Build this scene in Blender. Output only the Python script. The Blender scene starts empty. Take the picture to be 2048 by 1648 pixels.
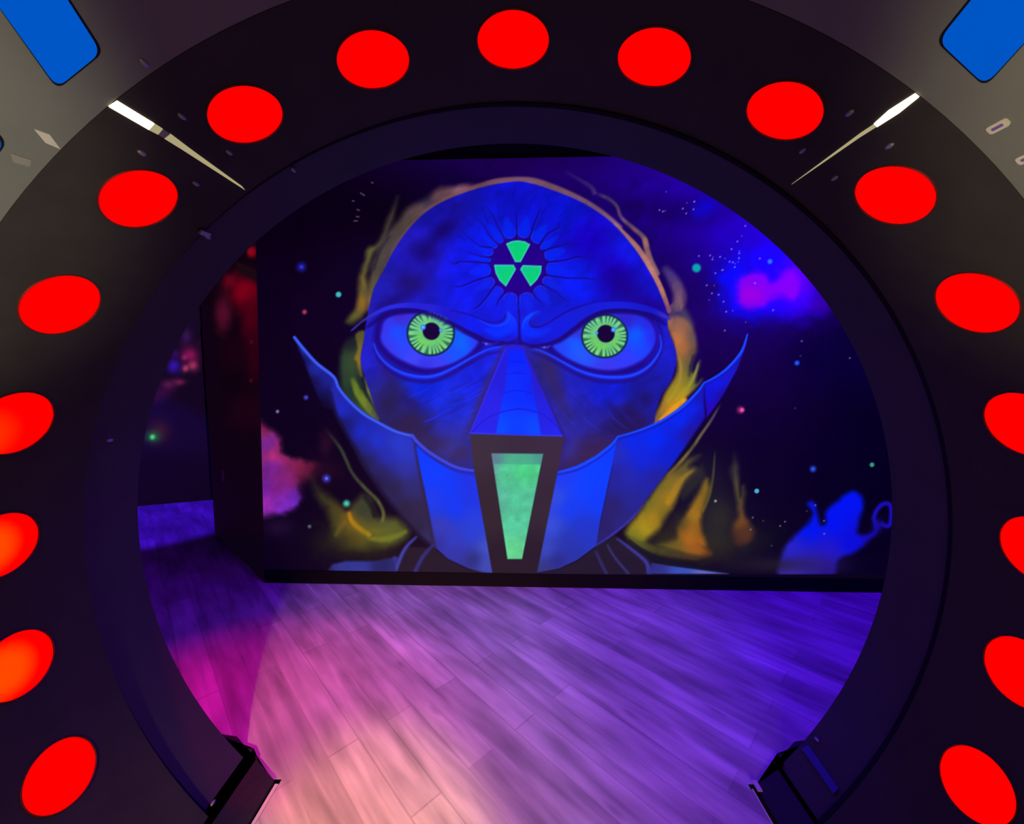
import bpy, bmesh, math, random
import numpy as np
from mathutils import Vector, Matrix

# ------------------------------------------------------------------ camera
PITCH, YAW, FPX = .0817, -.0104, 805.0
EYE = (0.0, 0.0, 1.5)
C = bpy.context.scene.collection
cam_d = bpy.data.cameras.new('camera'); cam_d.sensor_width = 36; cam_d.sensor_fit = 'HORIZONTAL'
cam_d.lens = 36 * FPX / 2048; cam_d.clip_start = .01; cam_d.clip_end = 60
cam = bpy.data.objects.new('camera', cam_d); C.objects.link(cam)
cam.location = EYE; cam.rotation_euler = (math.pi / 2 - PITCH, 0, -YAW)
bpy.context.scene.camera = cam

# ------------------------------------------------------------------ world, exposure
w = bpy.data.worlds.new('dark_hall'); bpy.context.scene.world = w; w.use_nodes = True
w.node_tree.nodes['Background'].inputs[0].default_value = (.5, .45, .55, 1)
w.node_tree.nodes['Background'].inputs[1].default_value = .004
vs = bpy.context.scene.view_settings
vs.view_transform = 'Standard'; vs.look = 'None'; vs.exposure = 0; vs.gamma = 1; vs.use_curve_mapping = False

# ------------------------------------------------------------------ lights
def spot(name, loc, target, color, power, angle, blend, size):
    d = bpy.data.lights.new(name, 'SPOT'); d.color = color; d.energy = power
    d.spot_size = math.radians(angle); d.spot_blend = blend; d.shadow_soft_size = size
    o = bpy.data.objects.new(name, d); C.objects.link(o); o.location = loc
    o.rotation_euler = (Vector(target) - Vector(loc)).to_track_quat('-Z', 'Y').to_euler(); return o

def area(name, loc, target, color, power, sx, sy, spread=180):
    d = bpy.data.lights.new(name, 'AREA'); d.shape = 'RECTANGLE'; d.size = sx; d.size_y = sy
    d.color = color; d.energy = power; d.spread = math.radians(spread)
    o = bpy.data.objects.new(name, d); C.objects.link(o); o.location = loc
    o.rotation_euler = (Vector(target) - Vector(loc)).to_track_quat('-Z', 'Y').to_euler(); return o

# blacklight tubes under the room's ceiling
area('blacklight', (1.8, 2.15, 2.9), (1.7, 2.2, 0), (.05, 0, 1), 57, 1.6, .3, 135)
area('blacklight', (-.4, 1.9, 2.9), (-.4, 2.1, 0), (.15, 0, 1), 27, 1.0, .3, 135)
# two spotlights on the lobby ceiling, far behind the camera, shining through the tunnel
spot('lobby_spotlight', (-.3, -3.0, 2.2), (-.22, 1.6, .25), (1, .36, .02), 480, 33, 1, .22)
spot('lobby_spotlight', (-.3, -3.0, 2.2), (-.5, 1.25, 0), (1, .58, .1), 560, 25, 1, .05)
# small lobby spot whose edge falls on the walkway
spot('lobby_spotlight', (.5, -.9, 2.1), (-.42, 1.06, 0), (1, .66, 0), 420, 17, .6, .08)
# magenta spotlight on the left of the room
spot('magenta_spotlight', (-1.9, 1.75, 2.8), (-1.18, 1.45, 0), (1, 0, .01), 230, 46, 1, .05)
# blue lamp in the side passage
spot('passage_blacklight', (-4.4, 3.3, 2.8), (-4.1, 4.3, 0), (.06, .006, 1), 425, 50, .35, .05)
# unseen neutral spots added low at the tunnel mouth to brighten the near walls
spot('near_wall_fill', (.8, -1.0, .8), (-1.05, .38, 1.78), (1, 1, .80), 230, 27, .6, .08)
spot('near_wall_fill', (-.8, -1.0, .8), (1.03, .38, 1.85), (1, .93, .66), 215, 28, .7, .08)
# low lobby fill
area('lobby_fill', (0, -2.2, .9), (0, 2, 1.0), (1, .95, .7), 5, .8, .5, 180)

# ------------------------------------------------------------------ helpers
TX, TZ, TR = -.008, .924, 1.384           # tunnel axis and radius
DISC_STEP = 14.1

def link(name, me, mat=None, parent=None):
    o = bpy.data.objects.new(name, me); C.objects.link(o)
    if mat: me.materials.append(mat)
    if parent: o.parent = parent
    return o

def mesh_of(verts, faces, smooth=False):
    me = bpy.data.meshes.new('m'); me.from_pydata([tuple(v) for v in verts], [], faces); me.validate(); me.update()
    if smooth:
        for p in me.polygons: p.use_smooth = True
    return me

def bm_mesh(bm, smooth=False):
    bmesh.ops.recalc_face_normals(bm, faces=bm.faces)
    me = bpy.data.meshes.new('m'); bm.to_mesh(me); bm.free()
    if smooth:
        for p in me.polygons: p.use_smooth = True
    return me

def box_bm(bm, x0, x1, y0, y1, z0, z1, bevel=0):
    r = bmesh.ops.create_cube(bm, size=1)
    for v in r['verts']:
        v.co = Vector(((x0 + x1) / 2 + v.co.x * (x1 - x0), (y0 + y1) / 2 + v.co.y * (y1 - y0), (z0 + z1) / 2 + v.co.z * (z1 - z0)))
    if bevel:
        es = list({e for v in r['verts'] for e in v.link_edges})
        bmesh.ops.bevel(bm, geom=es, offset=bevel, segments=2, affect='EDGES')

def box(name, x0, x1, y0, y1, z0, z1, mat, parent=None, bevel=0):
    bm = bmesh.new(); box_bm(bm, x0, x1, y0, y1, z0, z1, bevel)
    return link(name, bm_mesh(bm), mat, parent)

def obox(name, p, q, thick, z0, z1, mat, parent=None):
    """upright slab from floor point p to q, thickness on its left side"""
    p = Vector((p[0], p[1], 0)); q = Vector((q[0], q[1], 0)); n = Vector((-(q - p).y, (q - p).x, 0)).normalized() * thick
    b = [p, q, q + n, p + n]
    vs_ = [(v.x, v.y, z0) for v in b] + [(v.x, v.y, z1) for v in b]
    me = mesh_of(vs_, [(0, 1, 5, 4), (1, 2, 6, 5), (2, 3, 7, 6), (3, 0, 4, 7), (4, 5, 6, 7), (3, 2, 1, 0)])
    return link(name, me, mat, parent)

def tag(o, label=None, cat=None, group=None, kind=None):
    if label: o['label'] = label
    if cat: o['category'] = cat
    if group: o['group'] = group
    if kind: o['kind'] = kind
    return o

def empty(name, loc=(0, 0, 0)):
    o = bpy.data.objects.new(name, None); C.objects.link(o); o.location = loc; o.empty_display_size = .1; return o

def cyl_pt(deg, y, r=TR, cx=TX, cz=TZ, sx=1.0):
    a = math.radians(deg); return (cx + r * sx * math.sin(a), y, cz + r * math.cos(a))

# ------------------------------------------------------------------ materials
def mat(name, col=(.5, .5, .5), rough=.6, metal=0, spec=.3, noise=None, bump=0, emit=None, estr=0):
    m = bpy.data.materials.new(name); m.use_nodes = True; nt = m.node_tree; b = nt.nodes['Principled BSDF']
    b.inputs['Base Color'].default_value = (*col, 1); b.inputs['Roughness'].default_value = rough
    b.inputs['Metallic'].default_value = metal; b.inputs['Specular IOR Level'].default_value = spec
    if emit: b.inputs['Emission Color'].default_value = (*emit, 1); b.inputs['Emission Strength'].default_value = estr
    if noise:
        sc, amt = noise
        tc = nt.nodes.new('ShaderNodeTexCoord'); n = nt.nodes.new('ShaderNodeTexNoise'); n.inputs['Scale'].default_value = sc; n.inputs['Detail'].default_value = 6
        nt.links.new(tc.outputs['Object'], n.inputs['Vector'])
        mr = nt.nodes.new('ShaderNodeMapRange'); mr.inputs[3].default_value = 1 - amt; mr.inputs[4].default_value = 1 + amt
        nt.links.new(n.outputs['Fac'], mr.inputs[0])
        mx = nt.nodes.new('ShaderNodeVectorMath'); mx.operation = 'SCALE'; mx.inputs[0].default_value = col
        nt.links.new(mr.outputs[0], mx.inputs['Scale']); nt.links.new(mx.outputs[0], b.inputs['Base Color'])
        if bump:
            bp = nt.nodes.new('ShaderNodeBump'); bp.inputs['Strength'].default_value = bump; bp.inputs['Distance'].default_value = .01
            nt.links.new(n.outputs['Fac'], bp.inputs['Height']); nt.links.new(bp.outputs[0], b.inputs['Normal'])
    return m

M = {}
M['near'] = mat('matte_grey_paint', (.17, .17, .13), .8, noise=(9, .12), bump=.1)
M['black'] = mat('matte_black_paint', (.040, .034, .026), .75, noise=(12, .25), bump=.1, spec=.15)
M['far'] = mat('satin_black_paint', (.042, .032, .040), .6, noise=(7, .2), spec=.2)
M['dark'] = mat('flat_black', (.012, .010, .014), .9, spec=.05, noise=(5, .2))
M['rubber'] = mat('black_rubber', (.02, .017, .022), .8, noise=(40, .3), spec=.2)
M['metal'] = mat('brushed_metal', (.55, .52, .46), .35, metal=.9, noise=(60, .1))
M['screw'] = mat('zinc_screw', (.34, .33, .33), .45, metal=.6, noise=(80, .15))
M['edge'] = mat('pale_edge_strip', (.62, .55, .46), .5, noise=(30, .08))
M['slot'] = mat('cream_plastic', (.62, .56, .40), .5, noise=(50, .1))
M['slot2'] = mat('dull_cream_plastic', (.25, .24, .18), .6, noise=(50, .1))
M['gap_light'] = mat('blue_gap_light', (.35, .38, .8), .5, noise=(20, .1))  # blue of the light at the door gap, put into the colour
M['seam'] = mat('blue_light_streak', (.04, .015, .20), .5, noise=(20, .1))  # blue light coming through a panel gap, put into the colour
M['bezel'] = mat('dark_red_ring', (.16, .012, .008), .5, noise=(50, .1))

def lens_mat(name, c0, c1=None, off=(0, 0, 0), r0=.03, r1=.07, s=1.15):
    """backlit plastic lens: c0 overall, c1 where the lamp behind it sits"""
    m = bpy.data.materials.new(name); m.use_nodes = True; nt = m.node_tree; b = nt.nodes['Principled BSDF']
    b.inputs['Base Color'].default_value = (*[x * .01 for x in c0], 1); b.inputs['Roughness'].default_value = .8; b.inputs['Specular IOR Level'].default_value = 0; b.inputs['Emission Strength'].default_value = s
    tc = nt.nodes.new('ShaderNodeTexCoord')
    n = nt.nodes.new('ShaderNodeTexNoise'); n.inputs['Scale'].default_value = 6; nt.links.new(tc.outputs['Object'], n.inputs['Vector'])
    mr = nt.nodes.new('ShaderNodeMapRange'); mr.inputs[3].default_value = .93; mr.inputs[4].default_value = 1.07; nt.links.new(n.outputs['Fac'], mr.inputs[0])
    mul = nt.nodes.new('ShaderNodeVectorMath'); mul.operation = 'SCALE'; mul.inputs[0].default_value = c0
    if c1:
        ds = nt.nodes.new('ShaderNodeVectorMath'); ds.operation = 'DISTANCE'; ds.inputs[1].default_value = off; nt.links.new(tc.outputs['Object'], ds.inputs[0])
        rg = nt.nodes.new('ShaderNodeMapRange'); rg.interpolation_type = 'SMOOTHSTEP'; rg.inputs[1].default_value = r0; rg.inputs[2].default_value = r1; nt.links.new(ds.outputs['Value'], rg.inputs[0])
        mx = nt.nodes.new('ShaderNodeMix'); mx.data_type = 'RGBA'; mx.inputs[6].default_value = (*c1, 1); mx.inputs[7].default_value = (*c0, 1)
        nt.links.new(rg.outputs[0], mx.inputs[0]); nt.links.new(mx.outputs[2], mul.inputs[0])
    nt.links.new(mr.outputs[0], mul.inputs['Scale']); nt.links.new(mul.outputs[0], b.inputs['Emission Color'])
    return m

M['red'] = lens_mat('red_lens', (1.0, 0, 0))
M['orange'] = lens_mat('red_lens_hot', (1.0, 0, 0), (1.0, .055, 0), (0, -.03, 0), .03, .085)
M['warmer'] = lens_mat('red_lens_warm_edge', (1.0, 0, 0), (1.0, .022, 0), (.03, -.06, 0), .02, .09)
M['blue'] = lens_mat('blue_lens', (0, .092, .56), s=1.0)
M['white'] = lens_mat('white_tube', (1.0, .86, .6), s=2.6)
M['dim'] = lens_mat('lit_gap_glow', (.42, .36, .19), s=1.0)  # beige gap only catches lamp light; that light is built in as glow

def plank_material():
    m = bpy.data.materials.new('pale_oak_planks'); m.use_nodes = True; nt = m.node_tree; N = nt.nodes; L = nt.links; b = N['Principled BSDF']
    geo = N.new('ShaderNodeNewGeometry'); mp = N.new('ShaderNodeMapping'); mp.inputs['Rotation'].default_value = (0, 0, math.radians(45.5))
    L.new(geo.outputs['Position'], mp.inputs['Vector'])
    br = N.new('ShaderNodeTexBrick'); br.offset = .37; br.inputs['Scale'].default_value = 1; br.inputs['Brick Width'].default_value = 1.15; br.inputs['Row Height'].default_value = .125
    br.inputs['Mortar Size'].default_value = .006; br.inputs['Mortar Smooth'].default_value = 1; br.inputs['Bias'].default_value = 0
    br.inputs['Color1'].default_value = (0, 0, 0, 1); br.inputs['Color2'].default_value = (1, 1, 1, 1); br.inputs['Mortar'].default_value = (.1, .1, .1, 1)
    # x across -> swap so that rows run along the planks
    L.new(mp.outputs[0], br.inputs['Vector'])
    st = N.new('ShaderNodeMapping'); st.inputs['Scale'].default_value = (1.3, 14, 1); L.new(mp.outputs[0], st.inputs['Vector'])
    gr = N.new('ShaderNodeTexNoise'); gr.inputs['Scale'].default_value = 1.4; gr.inputs['Detail'].default_value = 5; gr.inputs['Distortion'].default_value = .6; L.new(st.outputs[0], gr.inputs['Vector'])
    s2 = N.new('ShaderNodeMapping'); s2.inputs['Scale'].default_value = (1, 3.5, 1); L.new(mp.outputs[0], s2.inputs['Vector'])
    bl = N.new('ShaderNodeTexNoise'); bl.inputs['Scale'].default_value = 2.2; bl.inputs['Detail'].default_value = 2; L.new(s2.outputs[0], bl.inputs['Vector'])
    kn = N.new('ShaderNodeTexVoronoi'); kn.inputs['Scale'].default_value = 2.3; L.new(s2.outputs[0], kn.inputs['Vector'])
    kr = N.new('ShaderNodeMapRange'); kr.inputs[1].default_value = .03; kr.inputs[2].default_value = .13; kr.inputs[3].default_value = .72; kr.inputs[4].default_value = 1; L.new(kn.outputs['Distance'], kr.inputs[0])
    def rng(src, lo, hi, a=0, z=1):
        q = N.new('ShaderNodeMapRange'); q.inputs[1].default_value = a; q.inputs[2].default_value = z; q.inputs[3].default_value = lo; q.inputs[4].default_value = hi; L.new(src, q.inputs[0]); return q.outputs[0]
    def mul(a, c):
        q = N.new('ShaderNodeMath'); q.operation = 'MULTIPLY'; L.new(a, q.inputs[0]); L.new(c, q.inputs[1]); return q.outputs[0]
    v = mul(mul(rng(br.outputs['Color'], .80, 1.2), rng(gr.outputs['Fac'], .74, 1.26, .3, .7)), mul(rng(bl.outputs['Fac'], .66, 1.3, .3, .7), kr.outputs[0]))
    v = mul(v, rng(br.outputs['Fac'], 1, .94))
    sc = N.new('ShaderNodeVectorMath'); sc.operation = 'SCALE'; sc.inputs[0].default_value = (.50, .43, .37); L.new(v, sc.inputs['Scale']); L.new(sc.outputs[0], b.inputs['Base Color'])
    b.inputs['Roughness'].default_value = .5; b.inputs['Specular IOR Level'].default_value = .25
    bp = N.new('ShaderNodeBump'); bp.inputs['Strength'].default_value = .15; bp.inputs['Distance'].default_value = .004; L.new(v, bp.inputs['Height']); L.new(bp.outputs[0], b.inputs['Normal'])
    return m
M['planks'] = plank_material()

def paint_material(name, base, glow):
    """blacklight paint: pigment colour, part of which fluoresces"""
    m = bpy.data.materials.new(name); m.use_nodes = True; nt = m.node_tree; b = nt.nodes['Principled BSDF']
    at = nt.nodes.new('ShaderNodeAttribute'); at.attribute_name = 'paint'
    tc = nt.nodes.new('ShaderNodeTexCoord'); n = nt.nodes.new('ShaderNodeTexNoise'); n.inputs['Scale'].default_value = 55; nt.links.new(tc.outputs['Object'], n.inputs['Vector'])
    mr = nt.nodes.new('ShaderNodeMapRange'); mr.inputs[3].default_value = .94; mr.inputs[4].default_value = 1.06; nt.links.new(n.outputs['Fac'], mr.inputs[0])
    sc = nt.nodes.new('ShaderNodeVectorMath'); sc.operation = 'SCALE'; nt.links.new(at.outputs['Color'], sc.inputs[0]); nt.links.new(mr.outputs[0], sc.inputs['Scale'])
    s2 = nt.nodes.new('ShaderNodeVectorMath'); s2.operation = 'MULTIPLY_ADD'; s2.inputs[1].default_value = (base,) * 3; s2.inputs[2].default_value = (.012, .010, .012)
    nt.links.new(sc.outputs[0], s2.inputs[0]); nt.links.new(s2.outputs[0], b.inputs['Base Color'])
    nt.links.new(sc.outputs[0], b.inputs['Emission Color']); b.inputs['Emission Strength'].default_value = glow
    b.inputs['Roughness'].default_value = .75; b.inputs['Specular IOR Level'].default_value = .1
    return m
M['paint'] = paint_material('fluorescent_mural_paint', .25, .93)
# ---------------------------------------------------------------- mural painter
# Colours are worked out for every vertex of the wall panel from shapes given in
# drawing coordinates (u right, v down), then stored as a colour attribute.
ZOOMS = {'A': (640, 300, 4.452), 'B': (1000, 300, 4.452), 'C': (560, 580, 4.096), 'D': (1020, 580, 4.096),
         'E': (500, 820, 3.657), 'F': (1020, 820, 4.096), 'G': (1380, 380, 3.924), 'H': (1400, 800, 3.924),
         'P': (0, 0, 1.0), 'L': (260, 480, 5.493), 'M': (260, 780, 4.12),
         'Q': (1210, 691, 3.591), 'R': (520, 316, 3.662), 'T': (520, 766, 4.291)}

def zz(k, pts):
    ox, oy, s = ZOOMS[k]
    return [(ox + x / s, oy + y / s) for x, y in pts]

def smooth_pts(pts, n=6, closed=False):
    P = np.array(pts, float); N = len(P); out = []
    for i in range(N if closed else N - 1):
        if closed: a, b, c, d = P[i - 1], P[i], P[(i + 1) % N], P[(i + 2) % N]
        else: a, b, c, d = P[max(i - 1, 0)], P[i], P[i + 1], P[min(i + 2, N - 1)]
        for j in range(n):
            t = j / n
            out.append(.5 * ((2 * b) + (c - a) * t + (2 * a - 5 * b + 4 * c - d) * t * t + (3 * b - a - 3 * c + d) * t ** 3))
    if not closed: out.append(P[-1])
    return np.array(out)

def vnoise(x, y, seed=0):
    xi = np.floor(x).astype(np.int64); yi = np.floor(y).astype(np.int64)
    fx = x - xi; fy = y - yi
    fx = fx * fx * (3 - 2 * fx); fy = fy * fy * (3 - 2 * fy)
    def h(a, b):
        v = np.sin(a * 127.1 + b * 311.7 + seed * 74.7) * 43758.5453
        return v - np.floor(v)
    return (h(xi, yi) * (1 - fx) + h(xi + 1, yi) * fx) * (1 - fy) + (h(xi, yi + 1) * (1 - fx) + h(xi + 1, yi + 1) * fx) * fy

def fbm(x, y, seed=0, o=4):
    s = 0; a = .5; t = 0
    for i in range(o):
        s = s + a * vnoise(x, y, seed + i); t += a; a *= .5; x = x * 2.03 + 7; y = y * 2.03 + 3
    return s / t

def sstep(e0, e1, x):
    t = np.clip((x - e0) / (e1 - e0), 0, 1)
    return t * t * (3 - 2 * t)

class Paint:
    def __init__(self, U, V, base):
        self.U = U.ravel().astype(float); self.V = V.ravel().astype(float)
        self.C = np.empty((self.U.size, 3)); self.C[:] = base
    def near(self, pts, m):
        P = np.asarray(pts)
        return np.where((self.U > P[:, 0].min() - m) & (self.U < P[:, 0].max() + m) &
                        (self.V > P[:, 1].min() - m) & (self.V < P[:, 1].max() + m))[0]
    def mix(self, I, a, col):
        a = a[:, None]; self.C[I] = self.C[I] * (1 - a) + np.asarray(col, float) * a
    def blob(self, x, y, rx, ry, col, a=1.0, rot=0, p=1.0, n=0):
        m = max(rx, ry) * 3
        I = self.near([(x, y)], m)
        if not len(I): return
        dx = self.U[I] - x; dy = self.V[I] - y
        c, s = math.cos(math.radians(rot)), math.sin(math.radians(rot))
        X = (dx * c + dy * s) / rx; Y = (-dx * s + dy * c) / ry
        d = X * X + Y * Y
        if n: d = d * (1 + n * (fbm(self.U[I] / 18, self.V[I] / 18, int(x)) - .5) * 2)
        self.mix(I, a * np.exp(-np.maximum(d, 0) ** p), col)
    def dot(self, x, y, r, col, soft=1.0, a=1.0):
        I = self.near([(x, y)], r + soft + 2)
        if not len(I): return
        d = np.hypot(self.U[I] - x, self.V[I] - y)
        self.mix(I, a * (1 - sstep(r - soft, r + soft, d)), col)
    def poly(self, pts, col, soft=1.0, a=1.0, smooth=0, grow=0, warp=0, ws=22):
        """filled polygon; col = colour or function(u, v) -> (n,3)"""
        P = smooth_pts(pts, smooth, True) if smooth else np.array(pts, float)
        I = self.near(P, soft + abs(grow) + 2 + warp)
        if not len(I): return
        u = self.U[I]; v = self.V[I]; u0, v0 = u, v
        if warp:
            u = u + (fbm(u0 / ws, v0 / ws, 21) - .5) * 2.4 * warp; v = v + (fbm(u0 / ws, v0 / ws, 33) - .5) * 2.4 * warp
        ins = np.zeros(len(I), bool); d = np.full(len(I), 1e9)
        for i in range(len(P)):
            x0, y0 = P[i - 1]; x1, y1 = P[i]
            if y0 != y1:
                cnd = ((y0 > v) != (y1 > v)) & (u < (x1 - x0) * (v - y0) / (y1 - y0) + x0)
                ins ^= cnd
            L = (x1 - x0) ** 2 + (y1 - y0) ** 2 + 1e-9
            t = np.clip(((u - x0) * (x1 - x0) + (v - y0) * (y1 - y0)) / L, 0, 1)
            d = np.minimum(d, (u - x0 - t * (x1 - x0)) ** 2 + (v - y0 - t * (y1 - y0)) ** 2)
        d = np.sqrt(d); sd = np.where(ins, -d, d) - grow
        al = a * (1 - sstep(-soft, soft, sd))
        self.mix(I, al, col(u, v) if callable(col) else col)
    def stroke(self, pts, w, col, soft=None, a=1.0, smooth=5, col2=None, fade=(0, 0), n=0):
        """w = width or list of widths along the stroke; colours run from col to col2"""
        n0 = len(pts)
        W = np.array(w if hasattr(w, '__len__') else [w] * n0, float)
        if len(W) != n0: W = np.interp(np.linspace(0, 1, n0), np.linspace(0, 1, len(W)), W)
        P = smooth_pts(pts, smooth) if smooth else np.array(pts, float)
        T = np.linspace(0, 1, len(P)); W = np.interp(T, np.linspace(0, 1, n0), W)
        wm = W.max(); sf = soft if soft is not None else 1.2
        I = self.near(P, wm + sf + 2)
        if not len(I): return
        u = self.U[I]; v = self.V[I]
        best = np.full(len(I), 1e9); bt = np.zeros(len(I))
        for i in range(len(P) - 1):
            x0, y0 = P[i]; x1, y1 = P[i + 1]
            L = (x1 - x0) ** 2 + (y1 - y0) ** 2 + 1e-9
            t = np.clip(((u - x0) * (x1 - x0) + (v - y0) * (y1 - y0)) / L, 0, 1)
            d = np.hypot(u - x0 - t * (x1 - x0), v - y0 - t * (y1 - y0)) - (W[i] + t * (W[i + 1] - W[i])) / 2
            k = d < best; best[k] = d[k]; bt[k] = (T[i] + t * (T[i + 1] - T[i]))[k]
        al = a * (1 - sstep(-sf, sf, best))
        if n: al = np.clip(al * (1 + n * (fbm(u / 9, v / 26, int(W[0] * 10)) - .5) * 2.4), 0, 1)
        if fade[0]: al = al * sstep(0, fade[0], bt)
        if fade[1]: al = al * (1 - sstep(1 - fade[1], 1, bt))
        c = np.array(col, float)
        if col2 is not None: c = c + (np.array(col2, float) - c) * bt[:, None]
        self.mix(I, al, c)

def grad(stops):
    """colour that is the inverse-distance blend of colours at points"""
    def f(u, v):
        num = np.zeros((len(u), 3)); den = np.zeros(len(u))
        for x, y, c in stops:
            w = 1 / ((u - x) ** 2 + (v - y) ** 2 + 220) ** 1.5
            num += w[:, None] * np.array(c, float); den += w
        return num / den[:, None]
    return f

def zgrad(k, st):
    ox, oy, s = ZOOMS[k]
    return grad([(ox + x / s, oy + y / s, c) for x, y, c in st])

def paint_face(U, V):
    p = Paint(U, V, (10, 1, 24)); Z = zz; u, v = p.U, p.V
    # night sky behind
    for x, y, rx, ry, c, a in [(1180, 330, 330, 70, (28, 0, 88), 1), (1420, 400, 260, 170, (36, 0, 165), 1), (1560, 460, 140, 120, (36, 0, 190), .9),
                               (1300, 420, 110, 26, (22, 0, 95), .8), (1430, 660, 190, 110, (30, 0, 92), .85), (1480, 760, 170, 120, (24, 0, 62), .7),
                               (1560, 860, 160, 130, (12, 0, 36), .6), (1740, 900, 130, 300, (3, 0, 20), .9), (1700, 720, 120, 60, (5, 0, 42), .8),
                               (1000, 322, 190, 26, (30, 0, 84), .7), (640, 620, 130, 230, (14, 0, 24), .7), (600, 420, 160, 90, (8, 0, 18), .8),
                               (900, 370, 70, 40, (14, 0, 52), .6), (1500, 1080, 120, 80, (10, 6, 28), .7)]:
        p.blob(x, y, rx, ry, c, a)
    n = fbm(u / 60, v / 60, 3); p.C *= (.85 + .3 * n)[:, None]
    # clouds upper right
    for x, y, rx, ry, c, a in [(1475, 570, 34, 58, (4, 12, 250), .9), (1530, 610, 70, 28, (16, 6, 245), .9), (1545, 525, 46, 36, (16, 6, 245), .85), (1590, 600, 60, 38, (48, 0, 235), .9),
                               (1450, 556, 16, 14, (4, 10, 235), .8), (1545, 560, 28, 26, (30, 0, 250), .8), (1598, 560, 34, 42, (100, 0, 215), .9), (1640, 610, 24, 16, (60, 0, 150), .8),
                               (1414, 412, 22, 16, (14, 6, 225), .8), (1397, 424, 16, 12, (20, 6, 215), .7), (1345, 345, 40, 16, (44, 0, 140), .5)]:
        p.blob(x, y, rx, ry, c, a, n=.7)
    p.poly(Z('G', [(390, 800), (400, 700), (470, 640), (570, 650), (640, 730), (720, 700), (800, 640), (850, 760), (820, 860), (740, 820), (640, 850), (560, 910), (450, 925), (395, 880)]), (140, 0, 205), soft=10, smooth=4, a=.92, warp=9, ws=30)
    p.blob(1502, 590, 24, 17, (168, 0, 190), .8)
    # blue smoke figure lower right
    gh = zgrad('H', [(1180, 800, (0, 20, 240)), (1050, 950, (0, 20, 240)), (860, 1000, (0, 22, 238)), (700, 1200, (40, 36, 205)), (720, 1360, (62, 44, 170)), (900, 1300, (48, 34, 160)), (1000, 1200, (36, 24, 200)), (1200, 1120, (10, 14, 220)), (1340, 1060, (24, 12, 180)), (980, 1370, (40, 14, 130))])
    p.poly(Z('H', [(650, 1400), (635, 1260), (690, 1110), (790, 1010), (870, 930), (890, 880), (850, 815), (885, 798), (915, 850), (935, 975), (985, 965), (990, 880), (1060, 810), (1140, 740), (1215, 728), (1275, 790), (1283, 860), (1250, 950), (1245, 1040), (1300, 1062), (1350, 1030), (1385, 960), (1410, 1000), (1340, 1100), (1210, 1200), (1080, 1260), (1020, 1400)]), gh, soft=8, smooth=4, warp=4, ws=30)
    p.stroke(Z('H', [(1385, 990), (1365, 930), (1385, 870), (1430, 820), (1480, 815), (1500, 860), (1495, 960), (1470, 990), (1430, 975)]), 8, (26, 14, 190), soft=4)
    p.blob(1757, 1050, 12, 14, (22, 10, 130), .7); p.blob(1640, 1130, 60, 20, (46, 30, 120), .5)
    # red and violet cloud lower left
    ng = zgrad('T', [(30, 450, (120, 40, 100)), (60, 520, (84, 28, 135)), (120, 620, (172, 44, 96)), (100, 720, (90, 28, 130)), (200, 560, (110, 30, 80)), (240, 640, (120, 30, 70)), (360, 700, (132, 32, 66)), (440, 740, (100, 24, 50)), (230, 820, (130, 32, 110)),
                     (150, 900, (108, 26, 105)), (60, 1020, (150, 40, 165)), (200, 1050, (110, 36, 170)), (310, 1000, (88, 34, 165)), (60, 900, (90, 26, 130)), (400, 820, (70, 18, 36)), (20, 380, (110, 20, 50)), (500, 700, (80, 18, 36))])
    p.poly(Z('T', [(-90, 370), (60, 380), (170, 470), (220, 600), (300, 650), (400, 675), (500, 690), (460, 800), (390, 850), (350, 900), (350, 1000), (300, 1080), (150, 1120), (-90, 1110)]), ng, soft=10, smooth=4, warp=7, ws=20)
    I = p.near([(520, 840), (640, 1030)], 6); q = fbm(p.U[I] / 14, p.V[I] / 14, 9)[:, None]; k = sstep(60, 110, p.C[I].max(1))[:, None]; p.C[I] *= 1 + .16 * k + k * (q - .5) * np.array([.3, .2, .3])
    p.blob(652, 886, 14, 22, (50, 12, 36), .7, n=.8); p.blob(640, 940, 36, 26, (58, 12, 34), .5, n=.8); p.blob(556, 1055, 30, 18, (44, 16, 60), .6)
    # warm glow under the flames
    p.blob(720, 1080, 70, 34, (52, 56, 14), .85, n=.5); p.blob(1380, 1085, 120, 40, (56, 52, 16), .85, n=.4); p.blob(1430, 1035, 50, 60, (44, 42, 34), .6); p.blob(1540, 1130, 80, 16, (40, 30, 36), .7)
    p.blob(1400, 960, 60, 60, (38, 38, 36), .5)
    # flames
    S = p.stroke
    def wisp(k, pts, w, c, c2, sf=3, a=.9):
        S(Z(k, pts), w, c, soft=sf, a=a, col2=c2, n=.25, fade=(.15, .08))
    # left of the head
    p.poly(Z('R', [(1015, 285), (990, 330), (940, 440), (900, 540), (850, 630), (785, 665), (770, 760), (730, 860), (720, 1000), (690, 1110), (630, 1200), (700, 1200), (780, 1100), (795, 960), (775, 860), (805, 780), (825, 700), (890, 620), (940, 520), (985, 410)]),
           zgrad('R', [(1000, 310, (40, 36, 44)), (960, 420, (68, 62, 50)), (900, 560, (74, 68, 48)), (810, 700, (104, 98, 46)), (770, 800, (96, 92, 40)), (740, 920, (124, 108, 30)), (750, 1060, (156, 110, 22)), (690, 1150, (104, 100, 28)), (650, 1200, (60, 66, 30)), (790, 960, (76, 74, 40))]), soft=8, smooth=4, warp=3)
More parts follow.
